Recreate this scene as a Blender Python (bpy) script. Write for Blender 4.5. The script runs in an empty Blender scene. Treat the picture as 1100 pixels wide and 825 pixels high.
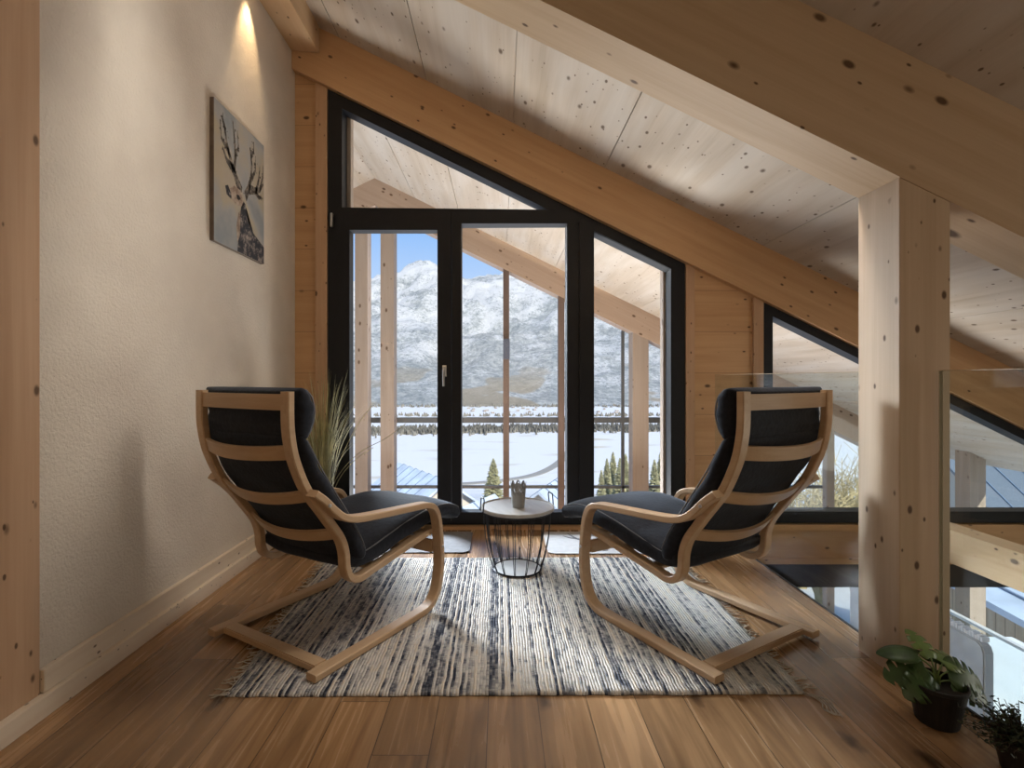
import bpy, bmesh, math, random
from mathutils import Vector, Matrix, noise as mnoise
random.seed(11)
PI = math.pi
S = bpy.context.scene
COL = S.collection

# ------------------------------------------------------------------ camera, world, sun, area lights, exposure
F, CX, CY, H = 550.0, 537.0, 407.0, 1.08
cam_d = bpy.data.cameras.new('camera')
cam_d.sensor_width = 36.0
cam_d.lens = F / 1100 * 36
cam_d.shift_x = (550 - CX) / 1100
cam_d.shift_y = -(412.5 - CY) / 1100
cam_d.clip_start = 0.02
cam_d.clip_end = 30000
cam = bpy.data.objects.new('camera', cam_d)
COL.objects.link(cam)
cam.location = (0, 0, H)
cam.rotation_euler = (PI / 2, 0, 0)
S.camera = cam
S.view_settings.view_transform = 'Standard'
S.view_settings.look = 'None'
S.view_settings.gamma = 1
S.view_settings.use_curve_mapping = False
S.view_settings.exposure = 0.15
S.cycles.max_bounces = 14
S.cycles.transparent_max_bounces = 24
S.cycles.use_denoising = True

world = bpy.data.worlds.new('sky')
S.world = world
world.use_nodes = True
wn, wl = world.node_tree.nodes, world.node_tree.links
bg = wn['Background']
tc = wn.new('ShaderNodeTexCoord')
sx = wn.new('ShaderNodeSeparateXYZ')
ramp = wn.new('ShaderNodeValToRGB')
wl.new(tc.outputs['Generated'], sx.inputs[0])
wl.new(sx.outputs['Z'], ramp.inputs[0])
wl.new(ramp.outputs[0], bg.inputs[0])
e = ramp.color_ramp.elements
e[0].position = 0.0
e[0].color = (0.80, 0.87, 0.95, 1)
e[1].position = 0.6
e[1].color = (0.22, 0.38, 0.72, 1)
m_ = ramp.color_ramp.elements.new(0.27)
m_.color = (0.30, 0.52, 0.92, 1)
bg.inputs[1].default_value = 1.0


def light(name, kind, loc, energy, color, target=None, **kw):
    d = bpy.data.lights.new(name, kind)
    d.energy = energy
    d.color = color
    for k, v in kw.items():
        setattr(d, k, v)
    o = bpy.data.objects.new(name, d)
    COL.objects.link(o)
    o.location = loc
    if target is not None:
        o.rotation_euler = (Vector(target) - Vector(loc)).to_track_quat('-Z', 'Y').to_euler()
    return o


light('sun', 'SUN', (20, -30, 40), 5.4, (1.0, 0.94, 0.83), target=(20 - 18, -30 + 38, 40 - 27), angle=0.01)
# added warm fill lamp behind the camera, lifts the surfaces facing it
light('gallery_fill', 'AREA', (-0.2, -2.5, 1.3), 11, (1.0, 0.72, 0.45), target=(-0.4, 3, 0.9),
      shape='RECTANGLE', size=2.4, size_y=1.4)
# unseen fill lamp added at far right to brighten the plaster wall
light('side_fill', 'AREA', (4.3, 1.1, 0.30), 23, (1.0, 0.93, 0.84), target=(-1.5, 1.9, 0.7),
      shape='RECTANGLE', size=1.8, size_y=0.8)
# hidden area lamp added to boost the snow bounce onto the ceiling
light('snow_bounce_fill', 'AREA', (0.1, 5.6, -1.2), 235, (1.0, 0.97, 0.93), target=(0.1, 3.2, 1.6),
      shape='RECTANGLE', size=2.6, size_y=1.4)
# area lamp added out of view, cool window light for rug and floor
light('loggia_fill', 'AREA', (-3.8, 8.8, 3.5), 260, (0.80, 0.89, 1.0), target=(0.3, 2.7, 0.0),
      shape='RECTANGLE', size=2.0, size_y=2.4, spread=math.radians(40))

# ------------------------------------------------------------------ materials
MATS = {}


def new_mat(name):
    m = bpy.data.materials.new(name)
    m.use_nodes = True
    n, l = m.node_tree.nodes, m.node_tree.links
    return m, n, l, n['Principled BSDF']


def plain(name, col, rough=0.6, metal=0.0, spec=0.5, noise=0.0, nscale=20, bump=0.0):
    if name in MATS:
        return MATS[name]
    m, n, l, b = new_mat(name)
    b.inputs['Roughness'].default_value = rough
    b.inputs['Metallic'].default_value = metal
    b.inputs['Specular IOR Level'].default_value = spec
    t = n.new('ShaderNodeTexCoord')
    nz = n.new('ShaderNodeTexNoise')
    nz.inputs['Scale'].default_value = nscale
    nz.inputs['Detail'].default_value = 4
    l.new(t.outputs['Object'], nz.inputs['Vector'])
    r = n.new('ShaderNodeValToRGB')
    r.color_ramp.elements[0].position = 0.3
    r.color_ramp.elements[1].position = 0.7
    lo = [max(0, c * (1 - noise)) for c in col]
    hi = [min(1, c * (1 + noise)) for c in col]
    r.color_ramp.elements[0].color = (*lo, 1)
    r.color_ramp.elements[1].color = (*hi, 1)
    l.new(nz.outputs[0], r.inputs[0])
    l.new(r.outputs[0], b.inputs['Base Color'])
    if bump:
        bp = n.new('ShaderNodeBump')
        bp.inputs['Strength'].default_value = bump
        bp.inputs['Distance'].default_value = 0.01
        l.new(nz.outputs[0], bp.inputs['Height'])
        l.new(bp.outputs[0], b.inputs['Normal'])
    MATS[name] = m
    return m


def mixcol(n, l, fac, a, b):
    mx = n.new('ShaderNodeMix')
    mx.data_type = 'RGBA'
    for sock, v in ((0, fac), (6, a), (7, b)):
        if isinstance(v, (int, float)):
            mx.inputs[sock].default_value = v
        elif isinstance(v, tuple):
            mx.inputs[sock].default_value = (*v, 1)
        else:
            l.new(v, mx.inputs[sock])
    return mx.outputs[2]


def mth(n, l, op, a, b=None, c=None):
    q = n.new('ShaderNodeMath')
    q.operation = op
    for i, v in enumerate((a, b, c)):
        if v is None:
            continue
        if isinstance(v, (int, float)):
            q.inputs[i].default_value = v
        else:
            l.new(v, q.inputs[i])
    return q.outputs[0]


def wood(name, light_c, dark_c, rot=(0, 0, 0), rough=0.55, knots=1.0, grain=1.0, kscale=1.0, seam=None, knot_c=(0.09, 0.045, 0.02), stretch=1.0, wash=None):
    """rot brings the grain direction onto X."""
    if name in MATS:
        return MATS[name]
    m, n, l, b = new_mat(name)
    t = n.new('ShaderNodeTexCoord')
    mp = n.new('ShaderNodeMapping')
    mp.inputs['Rotation'].default_value = rot
    l.new(t.outputs['Object'], mp.inputs[0])
    v = mp.outputs[0]

    def sc(x, y, z):
        q = n.new('ShaderNodeMapping')
        q.inputs['Scale'].default_value = (x, y, z)
        l.new(v, q.inputs[0])
        return q.outputs[0]
    # broad and fine grain
    n1 = n.new('ShaderNodeTexNoise')
    n1.inputs['Scale'].default_value = 1
    n1.inputs['Detail'].default_value = 5
    n1.inputs['Distortion'].default_value = 0.6
    l.new(sc(0.8 * stretch, 14 * stretch, 14 * stretch), n1.inputs['Vector'])
    n2 = n.new('ShaderNodeTexNoise')
    n2.inputs['Scale'].default_value = 1
    n2.inputs['Detail'].default_value = 3
    l.new(sc(3 * stretch, 110 * stretch, 110 * stretch), n2.inputs['Vector'])
    f = mth(n, l, 'ADD', mth(n, l, 'MULTIPLY', n1.outputs[0], 0.75), mth(n, l, 'MULTIPLY', n2.outputs[0], 0.25))
    r = n.new('ShaderNodeValToRGB')
    r.color_ramp.elements[0].position = 0.5 - 0.22 / grain
    r.color_ramp.elements[1].position = 0.5 + 0.22 / grain
    r.color_ramp.elements[0].color = (*dark_c, 1)
    r.color_ramp.elements[1].color = (*light_c, 1)
    l.new(f, r.inputs[0])
    c = r.outputs[0]
    if wash:
        nw = n.new('ShaderNodeTexNoise')
        nw.inputs['Scale'].default_value = 1
        nw.inputs['Detail'].default_value = 3
        l.new(sc(0.9, 5, 5), nw.inputs['Vector'])
        rw = n.new('ShaderNodeValToRGB')
        rw.color_ramp.elements[0].position = 0.42
        rw.color_ramp.elements[1].position = 0.62
        l.new(nw.outputs[0], rw.inputs[0])
        c = mixcol(n, l, mth(n, l, 'MULTIPLY', rw.outputs[0], 0.6), c, wash)
    if knots:
        for ks, th, keep in ((1.2, 0.12, 0.30), (2.2, 0.15, 0.35), (3.6, 0.14, 0.55)):
            vo = n.new('ShaderNodeTexVoronoi')
            vo.inputs['Scale'].default_value = ks * kscale
            l.new(sc(2.6, 4.6, 4.6), vo.inputs['Vector'])
            sp = n.new('ShaderNodeSeparateColor')
            l.new(vo.outputs['Color'], sp.inputs[0])
            rr = n.new('ShaderNodeValToRGB')
            rr.color_ramp.elements[0].position = th * 0.55
            rr.color_ramp.elements[0].color = (1, 1, 1, 1)
            rr.color_ramp.elements[1].position = th
            rr.color_ramp.elements[1].color = (0, 0, 0, 1)
            l.new(mth(n, l, 'DIVIDE', vo.outputs['Distance'], mth(n, l, 'ADD', mth(n, l, 'MULTIPLY', sp.outputs[1], 0.9), 0.45)), rr.inputs[0])
            k = mth(n, l, 'MULTIPLY', rr.outputs[0], mth(n, l, 'GREATER_THAN', sp.outputs[0], keep))
            c = mixcol(n, l, mth(n, l, 'MULTIPLY', k, 0.92 * knots), c, knot_c)
    if seam:
        axis, spacing, width, off = seam
        ss = n.new('ShaderNodeSeparateXYZ')
        l.new(v, ss.inputs[0])
        fr = mth(n, l, 'FRACT', mth(n, l, 'DIVIDE', mth(n, l, 'ADD', ss.outputs[axis], off), spacing))
        lt = mth(n, l, 'LESS_THAN', fr, width / spacing)
        c = mixcol(n, l, mth(n, l, 'MULTIPLY', lt, 0.55), c, tuple(x * 0.3 for x in dark_c))
    l.new(c, b.inputs['Base Color'])
    b.inputs['Roughness'].default_value = rough
    b.inputs['Specular IOR Level'].default_value = 0.35
    bp = n.new('ShaderNodeBump')
    bp.inputs['Strength'].default_value = 0.12
    bp.inputs['Distance'].default_value = 0.004
    l.new(f, bp.inputs['Height'])
    l.new(bp.outputs[0], b.inputs['Normal'])
    MATS[name] = m
    return m


SL = 0.4907                      # roof slope in XZ
AN = math.atan(SL)
ALONG_X, ALONG_Y, ALONG_Z, ALONG_ROOF = (0, 0, 0), (0, 0, -PI / 2), (0, PI / 2, 0), (0, -AN, 0)
SP_L, SP_D = (0.64, 0.41, 0.225), (0.50, 0.295, 0.145)
spruce_roof = wood('spruce_glulam_rafter', SP_L, SP_D, ALONG_ROOF, kscale=0.9, rough=0.6)
spruce_x = wood('spruce_board_horizontal', SP_L, SP_D, ALONG_X, seam=(2, 0.30, 0.004, 0.08))
spruce_band = wood('spruce_beam_horizontal', (0.66, 0.43, 0.24), (0.54, 0.32, 0.16), ALONG_X)
spruce_z = wood('spruce_vertical', (0.58, 0.385, 0.245), (0.45, 0.275, 0.16), ALONG_Z, kscale=1.5)
spruce_post = wood('spruce_post', (0.61, 0.475, 0.335), (0.49, 0.36, 0.235), ALONG_Z, kscale=1.1)
spruce_near = wood('pale_glulam_rafter', (0.60, 0.455, 0.305), (0.49, 0.345, 0.21), ALONG_ROOF, kscale=0.9)
spruce_y = wood('spruce_along', (0.66, 0.46, 0.28), (0.55, 0.36, 0.20), ALONG_Y)
base_m = wood('whitewashed_baseboard', (0.80, 0.70, 0.57), (0.66, 0.53, 0.40), ALONG_Y, kscale=2.4)
out_roof = wood('weathered_spruce_rafter', (0.46, 0.35, 0.27), (0.36, 0.26, 0.19), ALONG_ROOF)
out_z = wood('weathered_spruce_post', (0.40, 0.33, 0.275), (0.31, 0.245, 0.195), ALONG_Z)
out_dark = wood('dark_stained_post', (0.17, 0.12, 0.10), (0.11, 0.075, 0.06), ALONG_Z, knots=0)
ceil_m = wood('whitewashed_ceiling_board', (0.56, 0.48, 0.395), (0.42, 0.345, 0.265), ALONG_Y, kscale=1.5, wash=(0.60, 0.555, 0.50), knot_c=(0.10, 0.06, 0.035))
birch = wood('bent_birch', (0.56, 0.395, 0.245), (0.455, 0.30, 0.175), ALONG_Y, rough=0.42, knots=0, stretch=2)
birch_x = wood('birch_slat', (0.56, 0.395, 0.245), (0.445, 0.29, 0.165), ALONG_X, rough=0.42, knots=0, stretch=2)
frame_m = plain('anthracite_window_frame', (0.0095, 0.0105, 0.0135), 0.5, spec=0.3, noise=0.1)
metal_b = plain('black_metal', (0.012, 0.013, 0.016), 0.4, 0.6, noise=0.1)
steel = plain('brushed_steel', (0.62, 0.62, 0.62), 0.3, 1.0, noise=0.05)
fabric = plain('black_cotton_cover', (0.011, 0.013, 0.020), 0.8, spec=0.25, noise=0.3, nscale=60, bump=0.2)
_fb = fabric.node_tree.nodes['Principled BSDF']
_fb.inputs['Sheen Weight'].default_value = 0.12
_fb.inputs['Sheen Tint'].default_value = (0.75, 0.85, 1.0, 1)
piping_m = plain('cushion_piping', (0.16, 0.165, 0.18), 0.8, noise=0.1)
snow = plain('snow', (0.86, 0.88, 0.92), 0.8, noise=0.04, nscale=1.5)
roofm = plain('grey_metal_roof', (0.25, 0.30, 0.36), 0.5, noise=0.1)


def plaster():
    m, n, l, b = new_mat('rough_plaster')
    t = n.new('ShaderNodeTexCoord')
    n1 = n.new('ShaderNodeTexNoise')
    n1.inputs['Scale'].default_value = 95
    n1.inputs['Detail'].default_value = 3
    n2 = n.new('ShaderNodeTexNoise')
    n2.inputs['Scale'].default_value = 2.2
    n2.inputs['Detail'].default_value = 4
    for q in (n1, n2):
        l.new(t.outputs['Object'], q.inputs['Vector'])
    r = n.new('ShaderNodeValToRGB')
    r.color_ramp.elements[0].position = 0.35
    r.color_ramp.elements[1].position = 0.65
    r.color_ramp.elements[0].color = (0.60, 0.525, 0.44, 1)
    r.color_ramp.elements[1].color = (0.69, 0.615, 0.52, 1)
    l.new(n2.outputs[0], r.inputs[0])
    l.new(r.outputs[0], b.inputs['Base Color'])
    b.inputs['Roughness'].default_value = 0.9
    bp = n.new('ShaderNodeBump')
    bp.inputs['Strength'].default_value = 0.75
    bp.inputs['Distance'].default_value = 0.006
    l.new(n1.outputs[0], bp.inputs['Height'])
    l.new(bp.outputs[0], b.inputs['Normal'])
    return m


def floor_mat():
    m, n, l, b = new_mat('oak_plank_floor')
    t = n.new('ShaderNodeTexCoord')
    s = n.new('ShaderNodeSeparateXYZ')
    l.new(t.outputs['Object'], s.inputs[0])
    W, L = 0.165, 1.9
    u = mth(n, l, 'DIVIDE', mth(n, l, 'ADD', s.outputs[0], 0.04), W)
    row = mth(n, l, 'FLOOR', u)
    w1 = n.new('ShaderNodeTexWhiteNoise')
    w1.noise_dimensions = '1D'
    l.new(row, w1.inputs['W'])
    vv = mth(n, l, 'DIVIDE', mth(n, l, 'ADD', s.outputs[1], mth(n, l, 'MULTIPLY', w1.outputs[0], L * 3)), L)
    pid = mth(n, l, 'FLOOR', vv)
    w2 = n.new('ShaderNodeTexWhiteNoise')
    w2.noise_dimensions = '2D'
    cb = n.new('ShaderNodeCombineXYZ')
    l.new(row, cb.inputs[0])
    l.new(pid, cb.inputs[1])
    l.new(cb.outputs[0], w2.inputs['Vector'])
    # grain coords shifted for each plank
    cg = n.new('ShaderNodeCombineXYZ')
    l.new(mth(n, l, 'MULTIPLY', s.outputs[0], 26), cg.inputs[0])
    l.new(mth(n, l, 'MULTIPLY', s.outputs[1], 1.6), cg.inputs[1])
    l.new(mth(n, l, 'MULTIPLY', w2.outputs[0], 40), cg.inputs[2])
    g = n.new('ShaderNodeTexNoise')
    g.inputs['Scale'].default_value = 1
    g.inputs['Detail'].default_value = 6
    g.inputs['Distortion'].default_value = 1.2
    l.new(cg.outputs[0], g.inputs['Vector'])
    r = n.new('ShaderNodeValToRGB')
    r.color_ramp.elements[0].position = 0.22
    r.color_ramp.elements[0].color = (0.155, 0.088, 0.045, 1)
    r.color_ramp.elements[1].position = 0.74
    r.color_ramp.elements[1].color = (0.40, 0.245, 0.130, 1)
    l.new(g.outputs[0], r.inputs[0])
    # per plank tint
    hs = n.new('ShaderNodeHueSaturation')
    l.new(r.outputs[0], hs.inputs['Color'])
    l.new(mth(n, l, 'ADD', mth(n, l, 'MULTIPLY', w2.outputs[0], 0.6), 0.72), hs.inputs['Value'])
    hs.inputs['Saturation'].default_value = 1.05
    c = hs.outputs[0]
    # knots and dark cracks
    cv = n.new('ShaderNodeCombineXYZ')
    l.new(mth(n, l, 'MULTIPLY', s.outputs[0], 5.5), cv.inputs[0])
    l.new(mth(n, l, 'MULTIPLY', s.outputs[1], 2.4), cv.inputs[1])
    kd = n.new('ShaderNodeTexNoise')
    kd.inputs['Scale'].default_value = 22
    kd.inputs['Detail'].default_value = 3
    l.new(t.outputs['Object'], kd.inputs['Vector'])
    va_ = n.new('ShaderNodeVectorMath')
    va_.operation = 'MULTIPLY_ADD'
    l.new(kd.outputs['Color'], va_.inputs[0])
    va_.inputs[1].default_value = (0.22, 0.16, 0)
    l.new(cv.outputs[0], va_.inputs[2])
    vo = n.new('ShaderNodeTexVoronoi')
    vo.voronoi_dimensions = '2D'
    vo.inputs['Scale'].default_value = 1
    l.new(va_.outputs[0], vo.inputs['Vector'])
    sp = n.new('ShaderNodeSeparateColor')
    l.new(vo.outputs['Color'], sp.inputs[0])
    rr = n.new('ShaderNodeValToRGB')
    rr.color_ramp.elements[0].position = 0.035
    rr.color_ramp.elements[0].color = (1, 1, 1, 1)
    rr.color_ramp.elements[1].position = 0.15
    rr.color_ramp.elements[1].color = (0, 0, 0, 1)
    l.new(vo.outputs['Distance'], rr.inputs[0])
    halo = n.new('ShaderNodeValToRGB')
    halo.color_ramp.elements[0].position = 0.08
    halo.color_ramp.elements[0].color = (1, 1, 1, 1)
    halo.color_ramp.elements[1].position = 0.42
    halo.color_ramp.elements[1].color = (0, 0, 0, 1)
    l.new(vo.outputs['Distance'], halo.inputs[0])
    gt = mth(n, l, 'GREATER_THAN', sp.outputs[0], 0.68)
    c = mixcol(n, l, mth(n, l, 'MULTIPLY', mth(n, l, 'MULTIPLY', halo.outputs[0], gt), 0.45), c, (0.10, 0.055, 0.028))
    k = mth(n, l, 'MULTIPLY', rr.outputs[0], gt)
    c = mixcol(n, l, mth(n, l, 'MULTIPLY', k, 0.8), c, (0.03, 0.014, 0.006))
    # seams
    fu = mth(n, l, 'FRACT', u)
    fv = mth(n, l, 'FRACT', vv)
    sm = mth(n, l, 'MAXIMUM', mth(n, l, 'LESS_THAN', fu, 0.018), mth(n, l, 'LESS_THAN', fv, 0.0013))
    c = mixcol(n, l, mth(n, l, 'MULTIPLY', sm, 0.85), c, (0.03, 0.017, 0.008))
    l.new(c, b.inputs['Base Color'])
    l.new(mth(n, l, 'ADD', mth(n, l, 'MULTIPLY', g.outputs[0], 0.2), 0.16), b.inputs['Roughness'])
    b.inputs['Specular IOR Level'].default_value = 0.5
    bp = n.new('ShaderNodeBump')
    bp.inputs['Strength'].default_value = 0.1
    bp.inputs['Distance'].default_value = 0.003
    l.new(mth(n, l, 'SUBTRACT', g.outputs[0], mth(n, l, 'MULTIPLY', sm, 1.0)), bp.inputs['Height'])
    l.new(bp.outputs[0], b.inputs['Normal'])
    return m


def rug_mat():
    m, n, l, b = new_mat('woven_rag_rug')
    t = n.new('ShaderNodeTexCoord')
    s = n.new('ShaderNodeSeparateXYZ')
    l.new(t.outputs['Object'], s.inputs[0])
    nd = n.new('ShaderNodeTexNoise')
    nd.inputs['Scale'].default_value = 14
    nd.inputs['Detail'].default_value = 3
    l.new(t.outputs['Object'], nd.inputs['Vector'])
    x = mth(n, l, 'ADD', s.outputs[0], mth(n, l, 'MULTIPLY', nd.outputs[0], 0.012))
    # one weft strip every 16 mm, each with its own rag
    row = mth(n, l, 'FLOOR', mth(n, l, 'DIVIDE', x, 0.011))
    w = n.new('ShaderNodeTexWhiteNoise')
    w.noise_dimensions = '1D'
    l.new(row, w.inputs['W'])
    cv = n.new('ShaderNodeCombineXYZ')
    l.new(mth(n, l, 'MULTIPLY', row, 3.7), cv.inputs[0])
    l.new(mth(n, l, 'MULTIPLY', s.outputs[1], 11), cv.inputs[1])
    q = n.new('ShaderNodeTexNoise')
    q.inputs['Scale'].default_value = 1
    q.inputs['Detail'].default_value = 5
    q.inputs['Roughness'].default_value = 0.75
    l.new(cv.outputs[0], q.inputs['Vector'])
    cb = n.new('ShaderNodeCombineXYZ')
    l.new(mth(n, l, 'MULTIPLY', s.outputs[0], 4.5), cb.inputs[0])
    q3 = n.new('ShaderNodeTexNoise')
    q3.inputs['Scale'].default_value = 1.3
    q3.inputs['Detail'].default_value = 3
    l.new(cb.outputs[0], q3.inputs['Vector'])
    v = mth(n, l, 'ADD', mth(n, l, 'MULTIPLY', w.outputs[0], 0.34),
            mth(n, l, 'ADD', mth(n, l, 'MULTIPLY', q.outputs[0], 0.95), mth(n, l, 'MULTIPLY', q3.outputs[0], 0.26)))
    r = n.new('ShaderNodeValToRGB')
    r.color_ramp.interpolation = 'LINEAR'
    el = r.color_ramp.elements
    el[0].position = 0.555
    el[0].color = (0.03, 0.036, 0.055, 1)
    el[1].position = 0.98
    el[1].color = (0.66, 0.58, 0.48, 1)
    for p, cc in ((0.625, (0.13, 0.135, 0.155)), (0.69, (0.32, 0.31, 0.305)), (0.77, (0.55, 0.525, 0.49)), (0.88, (0.66, 0.62, 0.57))):
        z = el.new(p)
        z.color = (*cc, 1)
    l.new(v, r.inputs[0])
    l.new(r.outputs[0], b.inputs['Base Color'])
    b.inputs['Roughness'].default_value = 0.95
    b.inputs['Specular IOR Level'].default_value = 0.15
    fx = mth(n, l, 'FRACT', mth(n, l, 'DIVIDE', x, 0.011))
    tri = mth(n, l, 'SUBTRACT', 0.5, mth(n, l, 'ABSOLUTE', mth(n, l, 'SUBTRACT', fx, 0.5)))
    bp = n.new('ShaderNodeBump')
    bp.inputs['Strength'].default_value = 0.8
    bp.inputs['Distance'].default_value = 0.012
    l.new(mth(n, l, 'ADD', tri, mth(n, l, 'MULTIPLY', q.outputs[0], 0.7)), bp.inputs['Height'])
    l.new(bp.outputs[0], b.inputs['Normal'])
    return m


def glass_mat(name, tint=(0.97, 0.985, 0.98), refl=0.6):
    m = bpy.data.materials.new(name)
    m.use_nodes = True
    n, l = m.node_tree.nodes, m.node_tree.links
    n.remove(n['Principled BSDF'])
    tr = n.new('ShaderNodeBsdfTransparent')
    tr.inputs[0].default_value = (*tint, 1)
    gl = n.new('ShaderNodeBsdfGlossy')
    gl.inputs['Roughness'].default_value = 0.02
    fr = n.new('ShaderNodeLayerWeight')
    fr.inputs[0].default_value = 0.5
    mx = n.new('ShaderNodeMixShader')
    sch = mth(n, l, 'ADD', mth(n, l, 'MULTIPLY', mth(n, l, 'POWER', fr.outputs['Facing'], 5.0), 0.9), 0.045)
    l.new(mth(n, l, 'MULTIPLY', sch, refl), mx.inputs[0])
    l.new(tr.outputs[0], mx.inputs[1])
    l.new(gl.outputs[0], mx.inputs[2])
    l.new(mx.outputs[0], n['Material Output'].inputs[0])
    return m


def mountain_mat():
    m, n, l, b = new_mat('snowy_wooded_mountain')
    t = n.new('ShaderNodeTexCoord')
    s = n.new('ShaderNodeSeparateXYZ')
    l.new(t.outputs['Object'], s.inputs[0])

    def nz(scale, detail=5, rough=0.6, stretch=None):
        q = n.new('ShaderNodeTexNoise')
        q.inputs['Scale'].default_value = scale
        q.inputs['Detail'].default_value = detail
        q.inputs['Roughness'].default_value = rough
        if stretch:
            mp = n.new('ShaderNodeMapping')
            mp.inputs['Scale'].default_value = stretch
            l.new(t.outputs['Object'], mp.inputs[0])
            l.new(mp.outputs[0], q.inputs['Vector'])
        else:
            l.new(t.outputs['Object'], q.inputs['Vector'])
        return q.outputs[0]
    hz = mth(n, l, 'DIVIDE', mth(n, l, 'ADD', s.outputs[2], 100), 1050)          # 0 valley .. 1 ridge
    big = nz(0.0042, 5, 0.65)
    fine = nz(0.055, 5, 0.85)
    # forest: dense low down, patchy higher, rock streaks at the top
    f = mth(n, l, 'ADD', mth(n, l, 'MULTIPLY', big, 1.25), mth(n, l, 'MULTIPLY', fine, 1.25))
    f = mth(n, l, 'SUBTRACT', f, mth(n, l, 'MULTIPLY', mth(n, l, 'SUBTRACT', hz, 0.45), 0.26))
    r = n.new('ShaderNodeValToRGB')
    r.color_ramp.elements[0].position = 0.585
    r.color_ramp.elements[1].position = 0.66
    l.new(mth(n, l, 'MULTIPLY', f, 0.5), r.inputs[0])
    sn = mixcol(n, l, fine, (0.80, 0.82, 0.85), (0.90, 0.90, 0.90))
    sk = n.new('ShaderNodeValToRGB')
    sk.color_ramp.elements[0].position = 0.40
    sk.color_ramp.elements[1].position = 0.62
    l.new(nz(0.03, 4, 0.8), sk.inputs[0])
    fo = mixcol(n, l, sk.outputs[0], (0.27, 0.31, 0.33), (0.64, 0.66, 0.65))
    c = mixcol(n, l, mth(n, l, 'MULTIPLY', r.outputs[0], 0.85), sn, fo)
    # tan meadows near the foot
    mw = n.new('ShaderNodeValToRGB')
    mw.color_ramp.elements[0].position = 0.54
    mw.color_ramp.elements[1].position = 0.58
    l.new(nz(0.0035, 2, 0.5), mw.inputs[0])
    low = n.new('ShaderNodeValToRGB')
    low.color_ramp.elements[0].position = 0.05
    low.color_ramp.elements[0].color = (1, 1, 1, 1)
    low.color_ramp.elements[1].position = 0.22
    low.color_ramp.elements[1].color = (0, 0, 0, 1)
    l.new(hz, low.inputs[0])
    c = mixcol(n, l, mth(n, l, 'MULTIPLY', mth(n, l, 'MULTIPLY', mw.outputs[0], low.outputs[0]), 0.8), c, (0.46, 0.39, 0.29))
    l.new(c, b.inputs['Base Color'])
    b.inputs['Roughness'].default_value = 1
    b.inputs['Specular IOR Level'].default_value = 0
    bp = n.new('ShaderNodeBump')
    bp.inputs['Strength'].default_value = 0.9
    bp.inputs['Distance'].default_value = 40
    l.new(mth(n, l, 'ADD', fine, mth(n, l, 'MULTIPLY', big, 2)), bp.inputs['Height'])
    l.new(bp.outputs[0], b.inputs['Normal'])
    return m


def terrain_mat():
    m, n, l, b = new_mat('snow_field')
    t = n.new('ShaderNodeTexCoord')
    q = n.new('ShaderNodeTexNoise')
    q.inputs['Scale'].default_value = 0.02
    q.inputs['Detail'].default_value = 6
    mp = n.new('ShaderNodeMapping')
    mp.inputs['Scale'].default_value = (0.5, 1.2, 1)
    l.new(t.outputs['Object'], mp.inputs[0])
    l.new(mp.outputs[0], q.inputs['Vector'])
    r = n.new('ShaderNodeValToRGB')
    r.color_ramp.elements[0].position = 0.30
    r.color_ramp.elements[0].color = (0.50, 0.46, 0.38, 1)
    r.color_ramp.elements[1].position = 0.42
    r.color_ramp.elements[1].color = (0.66, 0.67, 0.69, 1)
    l.new(q.outputs[0], r.inputs[0])
    l.new(r.outputs[0], b.inputs['Base Color'])
    b.inputs['Roughness'].default_value = 0.95
    b.inputs['Specular IOR Level'].default_value = 0.05
    return m


plaster_m, floor_m, rug_m = plaster(), floor_mat(), rug_mat()
glass_w = glass_mat('window_glass')
glass_r = glass_mat('railing_glass', (0.93, 0.965, 0.955), 0.9)
glass_e = plain('glass_edge_gleam', (0.62, 0.52, 0.37), 0.15, noise=0.05)  # warm gleam of light refracted in the edge, put into the colour


# ------------------------------------------------------------------ helpers
def link(o):
    COL.objects.link(o)
    return o


def mesh_obj(name, bm, mat, parent=None, smooth=False, bevel=0.0):
    if bevel:
        bmesh.ops.bevel(bm, geom=list(bm.edges), offset=bevel, segments=2, affect='EDGES', clamp_overlap=True)
    bmesh.ops.recalc_face_normals(bm, faces=list(bm.faces))
    me = bpy.data.meshes.new(name)
    bm.to_mesh(me)
    bm.free()
    if smooth:
        for p in me.polygons:
            p.use_smooth = True
    me.materials.append(mat)
    o = link(bpy.data.objects.new(name, me))
    if parent is not None:
        o.parent = parent
    return o


def tag(o, label=None, cat=None, group=None, kind=None):
    for k, v in (('label', label), ('category', cat), ('group', group), ('kind', kind)):
        if v:
            o[k] = v
    return o


def root(name, loc=(0, 0, 0), rz=0.0, label=None, cat=None, group=None, kind=None):
    o = link(bpy.data.objects.new(name, None))
    o.empty_display_size = 0.1
    o.location = loc
    o.rotation_euler = (0, 0, rz)
    return tag(o, label, cat, group, kind)


def copy_tree(o, parent=None):
    c = link(o.copy())
    if parent is not None:
        c.parent = parent
    for ch in list(o.children):
        copy_tree(ch, c)
    return c


def box(bm, x0, x1, y0, y1, z0, z1):
    v = [bm.verts.new(p) for p in ((x0, y0, z0), (x1, y0, z0), (x1, y1, z0), (x0, y1, z0), (x0, y0, z1), (x1, y0, z1), (x1, y1, z1), (x0, y1, z1))]
    for f in ((0, 3, 2, 1), (4, 5, 6, 7), (0, 1, 5, 4), (1, 2, 6, 5), (2, 3, 7, 6), (3, 0, 4, 7)):
        bm.faces.new([v[i] for i in f])


def prism(bm, poly, y0, y1):
    """poly in XZ extruded along Y"""
    a = [bm.verts.new((x, y0, z)) for x, z in poly]
    b = [bm.verts.new((x, y1, z)) for x, z in poly]
    bm.faces.new(a)
    bm.faces.new(b[::-1])
    for i in range(len(poly)):
        j = (i + 1) % len(poly)
        bm.faces.new((a[i], b[i], b[j], a[j]))


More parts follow.
